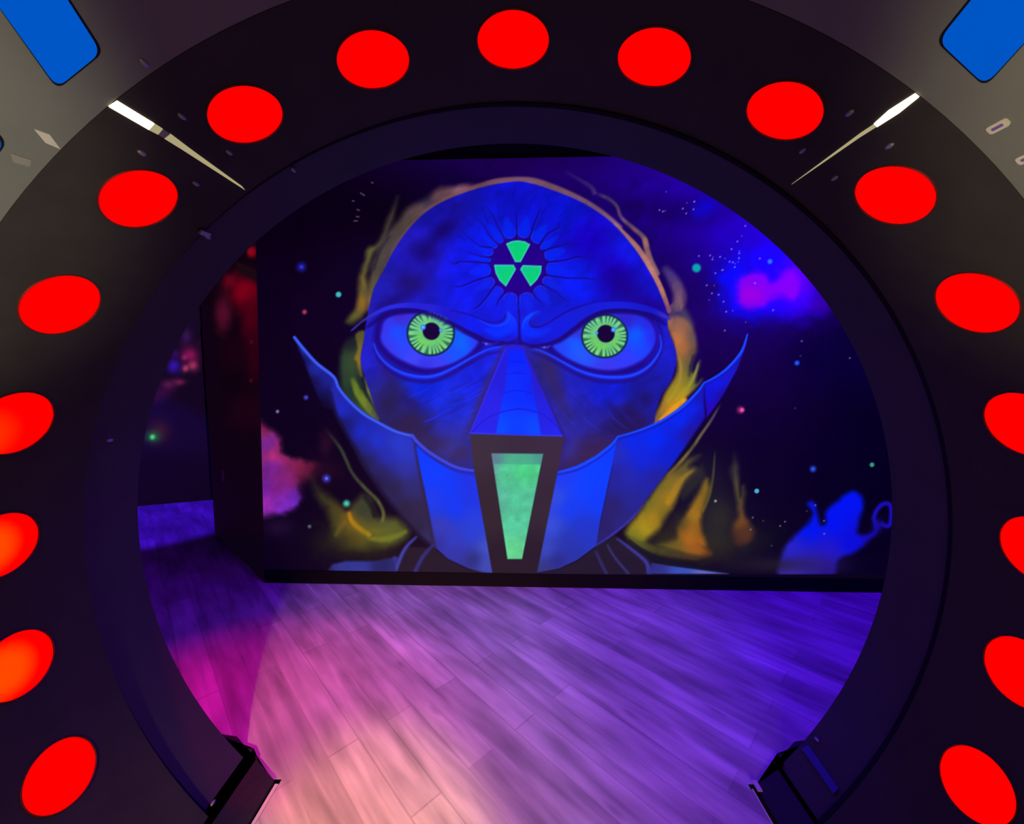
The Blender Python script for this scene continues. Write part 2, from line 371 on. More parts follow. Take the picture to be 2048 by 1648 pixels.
    p.poly(Z('R', [(1300, 235), (1200, 295), (1110, 350), (1020, 440), (940, 540), (870, 650), (830, 760), (800, 900), (780, 1010), (790, 1110), (860, 1060), (900, 860), (960, 710), (1060, 570), (1170, 440), (1300, 350), (1500, 262), (1620, 200), (1420, 208)]),
           zgrad('R', [(1500, 200, (136, 88, 104)), (1320, 270, (112, 76, 84)), (1150, 390, (104, 80, 84)), (1050, 480, (84, 70, 62)), (930, 620, (84, 74, 66)), (860, 800, (74, 68, 50)), (810, 960, (92, 86, 44)), (790, 1060, (134, 104, 40)), (1200, 270, (44, 36, 66)), (1000, 450, (50, 44, 44))]), soft=9, smooth=4, warp=3)
    wisp('R', [(960, 560), (880, 680), (830, 830)], [3, 6, 4], (18, 12, 30), (30, 30, 30), 4, .6)
    p.poly(Z('R', [(640, 1330), (590, 1440), (585, 1600), (620, 1760), (760, 1950), (900, 2000), (770, 1700), (745, 1560), (750, 1400), (780, 1280)]), zgrad('R', [(660, 1350, (26, 30, 30)), (620, 1500, (46, 70, 40)), (640, 1620, (42, 66, 36)), (700, 1500, (60, 80, 36)), (760, 1900, (54, 76, 36)), (680, 1700, (30, 52, 36)), (820, 1900, (60, 90, 40))]), soft=9, smooth=4, warp=3)
    p.poly(Z('R', [(700, 1290), (770, 1270), (750, 1400), (738, 1520), (750, 1600), (710, 1580), (690, 1480), (715, 1390)]), zgrad('R', [(720, 1310, (84, 84, 30)), (735, 1400, (124, 106, 30)), (720, 1500, (146, 118, 26)), (740, 1590, (100, 96, 36))]), soft=4, smooth=3)
    wisp('C', [(585, 700), (640, 840), (730, 970), (815, 1075)], [6, 16, 16, 8], (96, 116, 30), (132, 152, 28), 4, .95)
    wisp('C', [(690, 690), (725, 820), (790, 960), (830, 1050)], [4, 8, 8, 5], (116, 122, 40), (100, 116, 40), 3, .85)
    wisp('C', [(610, 560), (640, 700), (690, 820)], [5, 10, 6], (24, 44, 36), (22, 42, 36), 4, .7)
    # lower left
    tl = zgrad('T', [(470, 860, (34, 28, 26)), (560, 1000, (56, 54, 26)), (650, 1150, (66, 62, 26)), (650, 1250, (86, 84, 28)), (640, 1390, (24, 20, 22)), (760, 1160, (130, 96, 20)), (820, 1220, (140, 108, 18)), (920, 1280, (140, 118, 18)), (1000, 1300, (112, 114, 30)), (1100, 1300, (104, 110, 36)),
                     (1230, 1290, (84, 94, 36)), (870, 1110, (38, 54, 50)), (930, 1150, (58, 70, 44)), (800, 1330, (68, 62, 20)), (980, 1380, (72, 74, 22)), (720, 1350, (46, 40, 22)), (900, 1240, (92, 92, 36)), (1080, 1230, (84, 90, 40)), (1000, 1120, (40, 44, 40)), (960, 1400, (40, 40, 22))])
    p.poly(Z('T', [(440, 810), (560, 930), (680, 1040), (760, 1090), (870, 960), (960, 1000), (1010, 1150), (1080, 1150), (1190, 1180), (1270, 1270), (1200, 1360), (1060, 1410), (800, 1420), (610, 1410), (640, 1270), (590, 1130), (500, 980)]), tl, soft=12, smooth=4, a=.95, warp=4)
    wisp('T', [(540, 370), (690, 560), (790, 770), (900, 900), (1010, 1010), (1060, 1120), (1040, 1210)], [4, 7, 6, 7, 7, 7, 5], (40, 48, 42), (104, 110, 50), 3)
    wisp('T', [(880, 960), (960, 1060), (985, 1160)], [8, 12, 6], (16, 18, 24), (22, 24, 26), 4, .7)
    wisp('T', [(762, 1090), (785, 1180), (850, 1245), (960, 1320)], [5, 9, 10, 8], (196, 132, 10), (150, 126, 14), 4)
    wisp('T', [(900, 1330), (1060, 1340), (1180, 1310), (1270, 1265)], [6, 12, 10, 4], (110, 116, 28), (108, 118, 36), 4)
    wisp('T', [(960, 1270), (1080, 1260), (1165, 1200)], [5, 10, 5], (98, 104, 34), (80, 88, 38), 4, .8)
    wisp('T', [(640, 1330), (690, 1240), (740, 1180)], [5, 9, 6], (84, 80, 28), (120, 96, 24), 4, .8)
    # lower right
    wisp('Q', [(838, 405), (760, 540), (690, 640), (630, 730), (540, 840), (430, 960)], [2.5, 5, 6, 6, 7, 8], (86, 80, 76), (130, 108, 36), 2.5)
    p.poly(Z('Q', [(150, 1360), (200, 1260), (300, 1110), (420, 945), (540, 850), (620, 800), (680, 790), (600, 870), (650, 885), (655, 905), (570, 985), (530, 1080), (480, 1170), (420, 1260), (350, 1350), (260, 1420)]),
           zgrad('Q', [(180, 1370, (120, 120, 22)), (280, 1320, (182, 150, 12)), (350, 1230, (176, 134, 10)), (450, 1080, (166, 124, 14)), (520, 1000, (150, 116, 20)), (540, 890, (96, 84, 30)), (620, 890, (96, 86, 40)), (660, 800, (46, 44, 40)), (400, 1010, (112, 104, 30)), (300, 1150, (110, 108, 30)), (430, 1230, (110, 94, 22)), (250, 1400, (110, 116, 24))]), soft=9, smooth=4, warp=3)
    wisp('Q', [(655, 885), (560, 950), (500, 1040), (440, 1150)], [3, 9, 12, 10], (130, 112, 36), (184, 132, 10), 3.5)
    p.poly(Z('Q', [(640, 900), (700, 860), (720, 940), (640, 1030), (560, 1110), (540, 1080), (580, 990)]), (52, 50, 34), soft=8, a=.6)
    wisp('Q', [(790, 740), (783, 860), (770, 980), (740, 1100), (690, 1210)], [2, 4, 5, 6, 5], (50, 50, 44), (104, 94, 36), 2)
    p.poly(Z('Q', [(730, 960), (748, 1030), (730, 1130), (695, 1220), (690, 1330), (720, 1440), (640, 1430), (540, 1390), (535, 1290), (590, 1190), (660, 1080)]),
           zgrad('Q', [(735, 1000, (130, 104, 22)), (690, 1120, (168, 120, 14)), (640, 1220, (176, 124, 14)), (600, 1340, (186, 114, 12)), (560, 1300, (150, 112, 18)), (680, 1330, (130, 84, 20)), (740, 1120, (70, 62, 24)), (660, 1410, (170, 98, 16))]), soft=8, smooth=4, warp=3)
    p.poly(Z('Q', [(560, 1310), (610, 1370), (700, 1440), (760, 1500), (640, 1520), (500, 1480), (380, 1430), (500, 1400)]), zgrad('Q', [(590, 1370, (192, 110, 12)), (680, 1460, (166, 94, 16)), (500, 1430, (104, 88, 26)), (400, 1430, (80, 84, 30)), (740, 1500, (90, 54, 20))]), soft=9, smooth=4, warp=3)
    wisp('Q', [(160, 1370), (280, 1440), (460, 1490), (700, 1530)], [8, 16, 16, 8], (96, 104, 26), (60, 46, 24), 6, .85)
    p.blob(1440, 1035, 26, 34, (44, 42, 30), .8); p.blob(1360, 1045, 20, 24, (52, 48, 28), .6)
    p.poly(Z('Q', [(925, 780), (905, 900), (935, 1040), (960, 1190), (925, 1310), (930, 1420), (1010, 1430), (1070, 1350), (1040, 1270), (1000, 1200), (995, 1010), (975, 1090), (955, 980), (950, 850)]),
           zgrad('Q', [(930, 800, (28, 24, 40)), (925, 900, (60, 58, 44)), (945, 1030, (104, 92, 40)), (985, 1060, (80, 72, 40)), (980, 1180, (96, 76, 34)), (985, 1270, (124, 76, 24)), (960, 1370, (90, 50, 24)), (1040, 1320, (76, 44, 20)), (930, 1400, (50, 32, 24))]), soft=9, smooth=4, warp=3)
    # right of the head
    for k, pts, w, c, c2, sf, a in [
        ('B', [(560, 180), (700, 260), (810, 330), (850, 400)], [3, 6, 8, 8], (46, 18, 108), (66, 50, 116), 4, .85),
        ('B', [(830, 380), (960, 430), (1040, 500), (1080, 600), (1180, 690), (1280, 780), (1310, 880)], [7, 7, 6, 6, 8, 9, 9], (64, 50, 112), (150, 106, 100), 3, .95),
        ('B', [(1440, 1020), (1540, 1150), (1600, 1300), (1570, 1450)], [10, 22, 26, 22], (52, 40, 116), (150, 108, 84), 7, .9),
        ('B', [(1500, 1380), (1560, 1470), (1640, 1560)], [20, 26, 24], (124, 96, 88), (70, 70, 84), 7, .9),
        ('D', [(1390, 160), (1440, 290), (1450, 420)], [24, 30, 26], (64, 58, 80), (104, 84, 66), 8, .9)]:
        wisp(k, pts, w, c, c2, sf, a)
    p.poly(Z('Q', [(440, -190), (470, -80), (505, 40), (520, 150), (495, 240), (440, 330), (390, 430), (340, 550), (390, 560), (480, 480), (570, 390), (640, 320), (700, 240), (650, 270), (680, 110), (640, 190), (615, 150), (660, 40), (650, -80), (560, -200)]),
           zgrad('Q', [(500, -140, (150, 104, 70)), (520, -40, (210, 124, 50)), (570, 40, (200, 116, 42)), (640, -60, (96, 78, 66)), (545, 150, (150, 124, 30)), (560, 240, (152, 134, 20)), (500, 330, (150, 142, 12)), (420, 430, (150, 118, 30)), (480, 450, (240, 152, 2)), (560, 350, (196, 160, 4)), (640, 230, (104, 112, 34)), (670, 130, (110, 126, 44)), (690, 260, (60, 90, 50)), (370, 520, (140, 104, 40)), (640, 60, (70, 56, 50)), (620, 150, (60, 60, 40))]), soft=6, smooth=3, warp=2)
    wisp('Q', [(675, 110), (640, 220), (580, 320), (500, 400)], [2, 6, 8, 6], (120, 132, 50), (190, 160, 10), 2.5)
    wisp('Q', [(640, 60), (620, 150), (600, 230)], [5, 8, 3], (30, 22, 50), (60, 60, 30), 3.5, .8)
    wisp('Q', [(530, 60), (545, 180), (520, 300), (440, 420)], [3, 5, 7, 6], (176, 130, 50), (176, 160, 20), 3, .7)
    wisp('Q', [(590, 370), (500, 450), (385, 545)], [9, 12, 5], (230, 160, 4), (250, 160, 4), 3)
    # ---- head
    headL = [(1056, 365), (1028, 363), (977, 371), (921, 388), (876, 408), (842, 432), (811, 466), (784, 507), (766, 543), (748, 576), (738, 614), (731, 653), (727, 683), (721, 717), (727, 746), (741, 788), (760, 839)]
    headR = [(1306, 850), (1311, 824), (1323, 790), (1340, 766), (1350, 736), (1352, 702), (1336, 661), (1334, 628), (1319, 583), (1299, 543), (1270, 498), (1236, 457), (1202, 428), (1157, 401), (1101, 379)]
    rim = headL[:9][::-1] + headR[::-1][:9]
    S(rim[:9] + [(1056, 365)], [6, 7, 8, 9, 9, 9, 9, 10, 13, 13], (92, 74, 66), soft=3, col2=(150, 92, 110), a=.9)
    S([(925, 383), (962, 370), (1000, 362), (1056, 361), (1101, 373), (1157, 397), (1202, 424), (1240, 455)], [4, 8, 12, 14, 13, 12, 11, 9], (124, 80, 94), soft=3, col2=(128, 92, 118), a=.95)
    S([(1230, 450), (1274, 495), (1303, 541), (1323, 581), (1338, 622)], [8, 11, 12, 11, 8], (160, 108, 110), soft=2, col2=(214, 140, 88), a=1)
    S(Z('B', [(1290, 800), (1330, 960), (1400, 1100)]), [10, 12, 10], (176, 124, 100), soft=3, a=.8)
    head = headL + [(800, 880), (900, 960), (1030, 990), (1180, 960), (1270, 890)] + headR
    hg = grad([(1040, 390, (14, 16, 210)), (900, 430, (22, 16, 160)), (830, 500, (30, 24, 176)), (760, 590, (30, 30, 176)), (960, 480, (8, 24, 216)), (960, 560, (8, 24, 214)), (1130, 420, (10, 18, 214)),
               (1180, 480, (24, 0, 190)), (1230, 540, (26, 0, 178)), (1260, 500, (16, 22, 214)), (1300, 590, (18, 18, 200)), (1150, 560, (6, 28, 228)), (1100, 600, (14, 26, 200)), (980, 600, (14, 28, 214)),
               (740, 700, (32, 32, 190)), (1340, 700, (26, 30, 190)), (850, 770, (10, 40, 226)), (900, 800, (24, 44, 210)), (780, 800, (40, 36, 130)), (820, 860, (44, 34, 90)), (920, 880, (40, 44, 160)),
               (960, 760, (22, 36, 220)), (1150, 740, (30, 34, 190)), (1220, 780, (14, 30, 210)), (1300, 780, (24, 26, 150)), (1250, 840, (38, 26, 96)), (1150, 850, (40, 38, 160)), (1180, 900, (50, 32, 84)), (1100, 740, (40, 34, 110))])
    p.poly(head, hg, soft=2, smooth=3)
    I = p.near(head, 0); ins = (p.C[I][:, 2] > 60)
    m = fbm(p.U[I] / 26 + p.V[I] / 60, p.V[I] / 26, 11, 5); J = I[ins]; mm = m[ins]
    p.C[J] *= (1 + .2 * (mm - .5) * 2)[:, None]
    for x, y, rx, ry, c, a, r in [(885, 462, 34, 17, (20, 4, 92), .85, -40), (848, 505, 26, 24, (20, 6, 92), .8, -30), (822, 565, 40, 24, (28, 14, 92), .85, 0), (790, 600, 46, 14, (24, 10, 96), .7, -25),
                                  (1250, 575, 40, 26, (28, 0, 120), .7, 30), (1300, 610, 44, 16, (30, 0, 120), .8, 20), (775, 745, 26, 12, (44, 26, 110), .8, 60), (775, 810, 26, 46, (40, 30, 74), .9, 20),
                                  (822, 805, 22, 10, (34, 22, 100), .7, 30), (820, 850, 40, 30, (44, 32, 70), .9, 0), (900, 900, 60, 26, (58, 40, 70), .9, 14), (1250, 830, 26, 14, (30, 20, 90), .8, -10),
                                  (1290, 800, 20, 18, (30, 18, 90), .8, -40), (1262, 850, 36, 18, (38, 22, 76), .9, 0), (1180, 915, 70, 24, (56, 36, 74), .9, -22), (1225, 815, 20, 8, (30, 20, 110), .6, 50),
                                  (1110, 770, 14, 90, (50, 38, 90), .75, -22), (962, 800, 10, 80, (60, 40, 84), .7, 22), (1000, 650, 16, 20, (30, 14, 150), .4, 0), (905, 895, 34, 14, (48, 54, 170), .6, -35), (1140, 900, 24, 14, (56, 48, 150), .6, -60)]:
        p.blob(x, y, rx, ry, c, a, r, n=.5)
    # creases on the cheeks
    rr = random.Random(5)
    for i in range(15):
        x = 800 + rr.random() * 130; y = 775 + rr.random() * 80
        S([(x, y), (x + 24, y - 9), (x + 50, y - 24)], [1.2, 3, 1], rr.choice([(30, 30, 130), (24, 52, 250), (34, 26, 150)]), soft=1.8, a=.55)
        x = 1120 + rr.random() * 130; y = 760 + rr.random() * 80
        S([(x, y), (x + 18, y + 20), (x + 38, y + 34)], [1.2, 3, 1], rr.choice([(34, 30, 140), (26, 50, 225), (34, 24, 130)]), soft=1.8, a=.5)
    # forehead cracks round the sign
    cx, cy = 1036.5, 531
    p.dot(cx, cy, 62, (34, 0, 128), soft=2.5)
    cr = [('A', [(1755, 790), (1752, 680), (1750, 500)]), ('A', [(1862, 790), (1900, 680), (1990, 440)]), ('B', [(345, 860), (420, 750), (520, 690), (530, 620)]), ('B', [(385, 900), (480, 870), (640, 830)]),
          ('B', [(410, 1000), (560, 985), (680, 955), (740, 960), (860, 985)]), ('B', [(410, 1115), (580, 1140), (760, 1145), (1000, 1170)]), ('B', [(380, 1200), (500, 1270), (560, 1320), (640, 1370)]),
          ('B', [(275, 1250), (340, 1330), (420, 1400)]), ('B', [(163, 1270), (165, 1360), (165, 1500)]), ('A', [(1645, 1270), (1590, 1340), (1570, 1400)]), ('A', [(1560, 1200), (1490, 1300), (1400, 1400), (1330, 1420)]),
          ('A', [(1520, 1120), (1380, 1165), (1250, 1215), (1150, 1210)]), ('A', [(1520, 1010), (1380, 1000), (1250, 995), (1190, 1015), (1110, 955)]), ('A', [(1540, 960), (1420, 945), (1300, 900)]),
          ('A', [(1530, 870), (1420, 855), (1350, 800), (1230, 700)]), ('A', [(1590, 840), (1510, 760), (1460, 670), (1340, 570)]), ('A', [(1650, 800), (1590, 690), (1550, 600), (1470, 480)])]
    angs = []
    for k, pts in cr:
        P = Z(k, pts); angs.append(math.atan2(P[0][1] - cy, P[0][0] - cx))
    angs = sorted(angs)
    for i in range(len(angs)):   # lobes between the cracks
        a0 = angs[i - 1] - (2 * math.pi if i == 0 else 0); a1 = angs[i]; am = (a0 + a1) / 2; hw = (a1 - a0) / 2
        pts = []; r0 = 57; W = min(hw * 66 * .86, 13)
        for q, w in ((r0, .0), (r0 + 1.5, .55), (r0 + 6, .92), (r0 + 16, 1.0), (r0 + 28, .75), (r0 + 42, .2)): pts.append((q, w))
        L = [(cx + q * math.cos(am) - w * W * math.sin(am), cy + q * math.sin(am) + w * W * math.cos(am)) for q, w in pts]
        R = [(cx + q * math.cos(am) + w * W * math.sin(am), cy + q * math.sin(am) - w * W * math.cos(am)) for q, w in pts]
        up = math.sin(am) < .2
        p.poly(L + R[::-1][:-1], (4, 32, 230) if up else (16, 30, 205), soft=3.0, a=.9)
        S(R[:4][::-1] + L[:4], [.5, 1.5, 2.2, 2.4, 2.2, 1.5, 1, .5], (24, 64, 255) if up else (52, 62, 236), soft=1.4, a=.75)
        S([(cx + q * math.cos(am), cy + q * math.sin(am)) for q in (64, 80, 110)], [W, W * 1.1, W * .6], (2, 40, 246), soft=6, a=.45, fade=(0, .6))
    for k, pts in cr:
        P = Z(k, pts)
        S(P, [4.2, 3.2, 2.6, 1.4], (18, 4, 112), soft=1.5, a=.9, fade=(0, .35))
        S([(x + 2.4, y + 2.2) for x, y in P], [1.5, 2, 1], (20, 54, 250), soft=1.6, a=.35, fade=(0, .4))
    for i in range(10):
        a = -2.7 + i * .26; q = 115 + 12 * math.sin(i * 2.1)
        S([(cx + q * math.cos(a), cy + q * math.sin(a)), (cx + (q + 35) * math.cos(a + .05), cy + (q + 35) * math.sin(a + .05))], [3, 1], (14, 6, 150), soft=2.4, a=.45)
    # radiation trefoil
    for k, pts in (('A', [(1660, 835), (1710, 814), (1762, 808), (1820, 816), (1868, 842), (1785, 996), (1740, 996)]), ('A', [(1553, 1025), (1722, 1025), (1742, 1062), (1655, 1212), (1600, 1160), (1566, 1095)]), ('A', [(1806, 1029), (1971, 1033), (1964, 1095), (1930, 1155), (1875, 1211), (1785, 1062)])):
        P = Z(k, pts); mx = sum(a for a, b in P) / len(P); my = sum(b for a, b in P) / len(P)
        p.poly(P, (70, 210, 190), soft=.9, grow=.6); p.poly(P, grad([(mx, my, (4, 206, 124)), (mx + 12, my + 8, (0, 222, 92)), (mx - 12, my - 10, (6, 204, 140)), (mx - 10, my + 12, (0, 220, 90))]), soft=1.4, grow=-1.6)
    # ---- eyes
    def eye(k, scl, stops, lid, brow, browg, irc, ir, puc, pur, hl, canth, top):
        p.poly(Z(k, scl), (26, 10, 122), soft=7, smooth=4, grow=15)
        p.poly(Z(k, scl), (36, 16, 150), soft=3, smooth=4, grow=4)
        p.poly(Z(k, scl), zgrad(k, stops), soft=4, smooth=4)
        lp = Z(k, lid)
        S([(x, y + 9) for x, y in lp], [3, 7, 9, 9, 7, 3], (30, 16, 130), soft=3.5, a=.85)
        S([(x, y - 5) for x, y in lp], [2, 4, 5, 5, 4, 2], (28, 18, 150), soft=2.5, a=.8)
        S(lp, [2, 5, 7, 7, 5, 2], (26, 50, 235), soft=2.2); S([(x, y - .5) for x, y in lp], [1, 2.4, 3.4, 3.4, 2.4, 1], (34, 84, 255), soft=1.5, a=.7)
        ox, oy, s = ZOOMS[k]; x0, y0 = ox + irc[0] / s, oy + irc[1] / s
        rx, ry = ir
        I = p.near([(x0, y0)], rx + 6); dx = (p.U[I] - x0) / rx; dy = (p.V[I] - y0) / ry; d = np.hypot(dx, dy); an = np.arctan2(dy, dx)
        p.mix(I, 1 - sstep(1.0, 1.05, d), (14, 40, 66))
        nz = fbm(p.U[I] / 9, p.V[I] / 9, 5)
        base = np.stack([92 + 30 * nz, 190 + 30 * nz, 122 - 40 * nz + 20 * (dy < 0)], 1)
        a = 1 - sstep(.90, .97, d); a_ = a[:, None]; p.C[I] = p.C[I] * (1 - a_) + base * a_
        ph = an * 26 / (2 * math.pi) + .35 * np.sin(an * 5); tri = np.abs((ph - np.floor(ph)) * 2 - 1)
        wd = np.clip((d - .45) * 1.1, 0, .55)
        ray = (1 - sstep(wd - .25, wd + .2, tri)) * sstep(.46, .66, d) * (1 - sstep(.93, .97, d))
        p.mix(I, ray * .78, (26, 92, 74))
        ph2 = ph + .5; tri2 = np.abs((ph2 - np.floor(ph2)) * 2 - 1)
        p.mix(I, (1 - sstep(.1, .45, tri2)) * sstep(.6, .85, d) * (1 - sstep(.9, .96, d)) * .6, (160, 224, 160))
        px_, py_ = ox + puc[0] / s, oy + puc[1] / s
        p.dot(px_, py_, pur, (22, 4, 40), soft=1.6)
        for hx, hy, hr in hl: p.dot(ox + hx / s, oy + hy / s, hr / s, (40, 130, 250), soft=1.3); p.dot(ox + hx / s, oy + hy / s, hr / s * .5, (110, 190, 255), soft=1.2)
        # dark line painted under the upper lid
        S(Z(k, top), [6, 9, 11, 11, 9, 6], (22, 8, 104), soft=4.5, a=.92)
        p.poly(Z(k, brow), zgrad(k, browg), soft=1.6, smooth=4)
        S(Z(k, canth[0]), [2, 4, 2], (60, 60, 200), soft=1.6); p.dot(ox + canth[1][0] / s, oy + canth[1][1] / s, 2.2, (130, 120, 220), soft=2)
    eye('C', [(835, 330), (855, 260), (910, 215), (1000, 195), (1150, 185), (1300, 225), (1430, 290), (1530, 345), (1605, 405), (1615, 440), (1550, 515), (1450, 580), (1330, 625), (1200, 640), (1080, 610), (950, 545), (865, 470), (828, 400)],
        [(950, 340, (14, 86, 252)), (1000, 420, (36, 76, 246)), (860, 330, (60, 50, 226)), (980, 230, (66, 40, 190)), (1100, 560, (66, 74, 238)), (900, 470, (60, 56, 224)), (1500, 440, (0, 110, 255)), (1440, 520, (24, 84, 250)), (1590, 430, (40, 60, 230)), (1300, 600, (62, 64, 230)), (1180, 620, (56, 50, 220))],
        [(770, 440), (800, 520), (880, 610), (1000, 680), (1150, 712), (1280, 700), (1420, 640), (1560, 560), (1700, 490), (1850, 460)],
        [(585, 325), (690, 235), (790, 170), (900, 125), (1050, 104), (1200, 112), (1350, 138), (1500, 178), (1620, 222), (1700, 256), (1770, 268), (1825, 252), (1850, 215), (1850, 180), (1890, 195), (1935, 255), (1945, 330), (1925, 385), (1870, 412), (1780, 412), (1680, 385), (1560, 335), (1430, 268), (1300, 200), (1150, 158), (1000, 146), (880, 166), (780, 208), (680, 262), (600, 330)],
        [(620, 290, (50, 50, 150)), (900, 145, (42, 44, 214)), (1200, 140, (36, 34, 200)), (1400, 190, (26, 26, 190)), (1600, 280, (10, 30, 226)), (1750, 340, (0, 40, 250)), (1880, 300, (0, 44, 250)), (1900, 230, (20, 60, 252)), (1700, 390, (22, 20, 170)), (1860, 400, (24, 20, 180))],
        (1235, 352), (47.5, 45.5), (1240, 338), 17.5, [(1172, 305, 22), (1318, 330, 15)], ([(1660, 430), (1720, 440), (1790, 430)], (1690, 440)), [(720, 300), (830, 225), (950, 185), (1100, 172), (1260, 205), (1420, 285), (1560, 360), (1680, 415), (1830, 430)])
    eye('D', [(350, 455), (400, 410), (480, 365), (560, 300), (640, 240), (740, 200), (880, 192), (1000, 200), (1100, 230), (1165, 290), (1190, 370), (1180, 450), (1130, 530), (1050, 590), (930, 638), (800, 655), (650, 632), (520, 582), (420, 525)],
        [(1040, 370, (0, 110, 255)), (1090, 420, (20, 80, 250)), (1120, 280, (40, 36, 210)), (960, 250, (50, 30, 190)), (540, 440, (10, 104, 252)), (600, 500, (40, 92, 250)), (420, 470, (34, 66, 236)), (800, 620, (60, 58, 226)), (950, 560, (52, 60, 236)), (1150, 400, (46, 36, 216)), (560, 350, (60, 40, 200))],
        [(185, 478), (300, 520), (430, 590), (560, 658), (700, 702), (850, 716), (1000, 700), (1120, 640), (1200, 550), (1238, 460), (1228, 370)],
        [(90, 340), (98, 270), (140, 210), (215, 172), (260, 180), (200, 222), (162, 272), (195, 308), (260, 300), (340, 262), (450, 200), (560, 150), (680, 112), (850, 95), (1000, 104), (1150, 138), (1250, 186), (1320, 240), (1270, 232), (1150, 186), (1000, 158), (850, 152), (730, 172), (610, 232), (490, 325), (390, 395), (300, 430), (180, 442), (110, 412)],
        [(130, 300, (0, 40, 250)), (180, 360, (8, 40, 240)), (300, 380, (20, 26, 200)), (420, 310, (16, 28, 210)), (600, 190, (20, 30, 200)), (850, 125, (22, 30, 210)), (1150, 165, (20, 24, 190)), (1290, 220, (60, 50, 170)), (200, 430, (26, 14, 160)), (130, 220, (14, 70, 252))],
        (775, 378), (46.2, 43.5), (785, 358), 17.8, [(848, 325, 20), (710, 352, 13)], ([(250, 468), (300, 470), (330, 455)], (280, 465)), [(180, 462), (290, 445), (400, 415), (520, 330), (640, 240), (760, 185), (900, 168), (1050, 180), (1170, 215), (1270, 280)])
    S(Z('D', [(1185, 260), (1215, 340), (1215, 440), (1180, 520), (1110, 590)]), [3, 5, 5, 4, 2], (34, 30, 200), soft=3, a=.6)
    # hook outlines
    S(Z('C', [(1620, 240), (1720, 288), (1800, 292), (1860, 262), (1880, 215), (1870, 175)]), [1, 2, 3, 3, 2, 1], (20, 80, 255), soft=1.5, a=.7)
    S(Z('C', [(1400, 165), (1560, 205), (1690, 258), (1780, 268), (1838, 240), (1850, 190)]), [1.5, 2.5, 3, 3, 3, 2], (26, 8, 120), soft=1.8, a=.8)
    S(Z('D', [(700, 98), (560, 138), (440, 190), (330, 258), (250, 300), (180, 300), (160, 262), (200, 210), (250, 178)]), [1.5, 2.5, 3, 3, 3, 3, 2.5, 2, 1], (26, 6, 120), soft=1.8, a=.8)
    S(Z('D', [(108, 320), (120, 250), (180, 195)]), [1, 2.5, 1], (10, 90, 255), soft=1.6, a=.8)
    S(Z('C', [(1690, 330), (1780, 350), (1860, 330), (1895, 280)]), [8, 16, 16, 8], (0, 56, 255), soft=6, a=.6)
    S(Z('D', [(120, 300), (150, 350), (230, 360), (320, 330)]), [6, 12, 12, 6], (0, 56, 255), soft=6, a=.5)
    S(Z('C', [(1500, 345), (1640, 405), (1780, 440), (1880, 435), (1950, 400)]), [3, 5, 6, 6, 4], (26, 8, 120), soft=3, a=.8)
    S(Z('D', [(500, 350), (400, 410), (290, 450), (170, 460), (90, 420)]), [3, 5, 6, 6, 4], (26, 8, 120), soft=3, a=.8)
    S(Z('C', [(1960, 160), (1960, 300), (1965, 440)]), [2.5, 4, 6], (24, 6, 120), soft=2, a=.9)
    S(Z('C', [(1840, 430), (1960, 440), (2060, 450)]), [3, 7, 4], (28, 8, 120), soft=3, a=.8)
    # ---- nose
    p.poly([(1004, 690), (1052, 690), (1066, 740), (1134, 880), (934, 870)], (50, 34, 120), soft=5, a=.7)
    p.poly([(1008, 697), (1022, 690), (1040, 690), (1050, 697), (1128, 872), (940, 867)], grad([(975, 820, (40, 36, 222)), (955, 855, (38, 38, 226)), (1005, 740, (34, 30, 206)), (1100, 840, (34, 34, 215)), (1070, 760, (36, 30, 196)), (1115, 865, (34, 40, 230))]), soft=1.5)
    p.poly([(1018, 700), (1045, 700), (1060, 740), (1082, 870), (992, 866), (1010, 770)], grad([(1030, 710, (4, 36, 238)), (1030, 860, (0, 62, 255)), (1040, 790, (0, 50, 252)), (1002, 860, (0, 78, 255)), (1072, 860, (4, 74, 252)), (1012, 770, (10, 46, 236)), (1060, 780, (16, 36, 226))]), soft=3)
    for y, x0, x1, dy in ((722, 1016, 1050, 1), (745, 1012, 1056, 1), (783, 1006, 1062, -2), (822, 1000, 1072, -4)):
        S([(x0, y + 3), ((x0 + x1) / 2, y + dy), (x1, y + 3)], [1, 2, 1], (10, 20, 196), soft=1.4, a=.7)
    S([(944, 864), (972, 838), (1004, 824), (1040, 818), (1076, 824), (1106, 844), (1124, 868)], [1.5, 1.5, 1.5, 1.5, 1.5, 1.5], (22, 20, 180), soft=1.3, a=.8)
    S([(940, 866), (1034, 870), (1128, 872)], 2, (60, 70, 250), soft=1.3, smooth=0, a=.8)
    S([(1010, 700), (940, 866)], 1.6, (60, 56, 236), soft=1.2, smooth=0, a=.7)
    S([(1052, 704), (1129, 874)], [3, 5], (44, 28, 104), soft=2, smooth=0, a=.7)
    # ---- collar, left
    tipL = Z('C', [(118, 385), (200, 490), (300, 600), (440, 712), (450, 840), (420, 980), (350, 960), (270, 780), (200, 590), (150, 470)])
    p.poly(tipL, zgrad('C', [(200, 500, (34, 50, 180)), (300, 640, (32, 44, 170)), (400, 740, (30, 36, 150)), (260, 760, (20, 12, 60)), (360, 930, (14, 4, 34)), (420, 850, (20, 20, 90)), (180, 560, (14, 8, 50))]), soft=4)
    p2 = Z('C', [(440, 712), (480, 800), (560, 900), (680, 1010), (820, 1090), (950, 1160), (1085, 1205)]) + Z('E', [(1225, 300), (1260, 480), (1300, 700), (1345, 1000), (1240, 920), (1100, 770), (960, 600), (820, 400), (720, 200), (640, 60), (600, -60), (590, -140)])
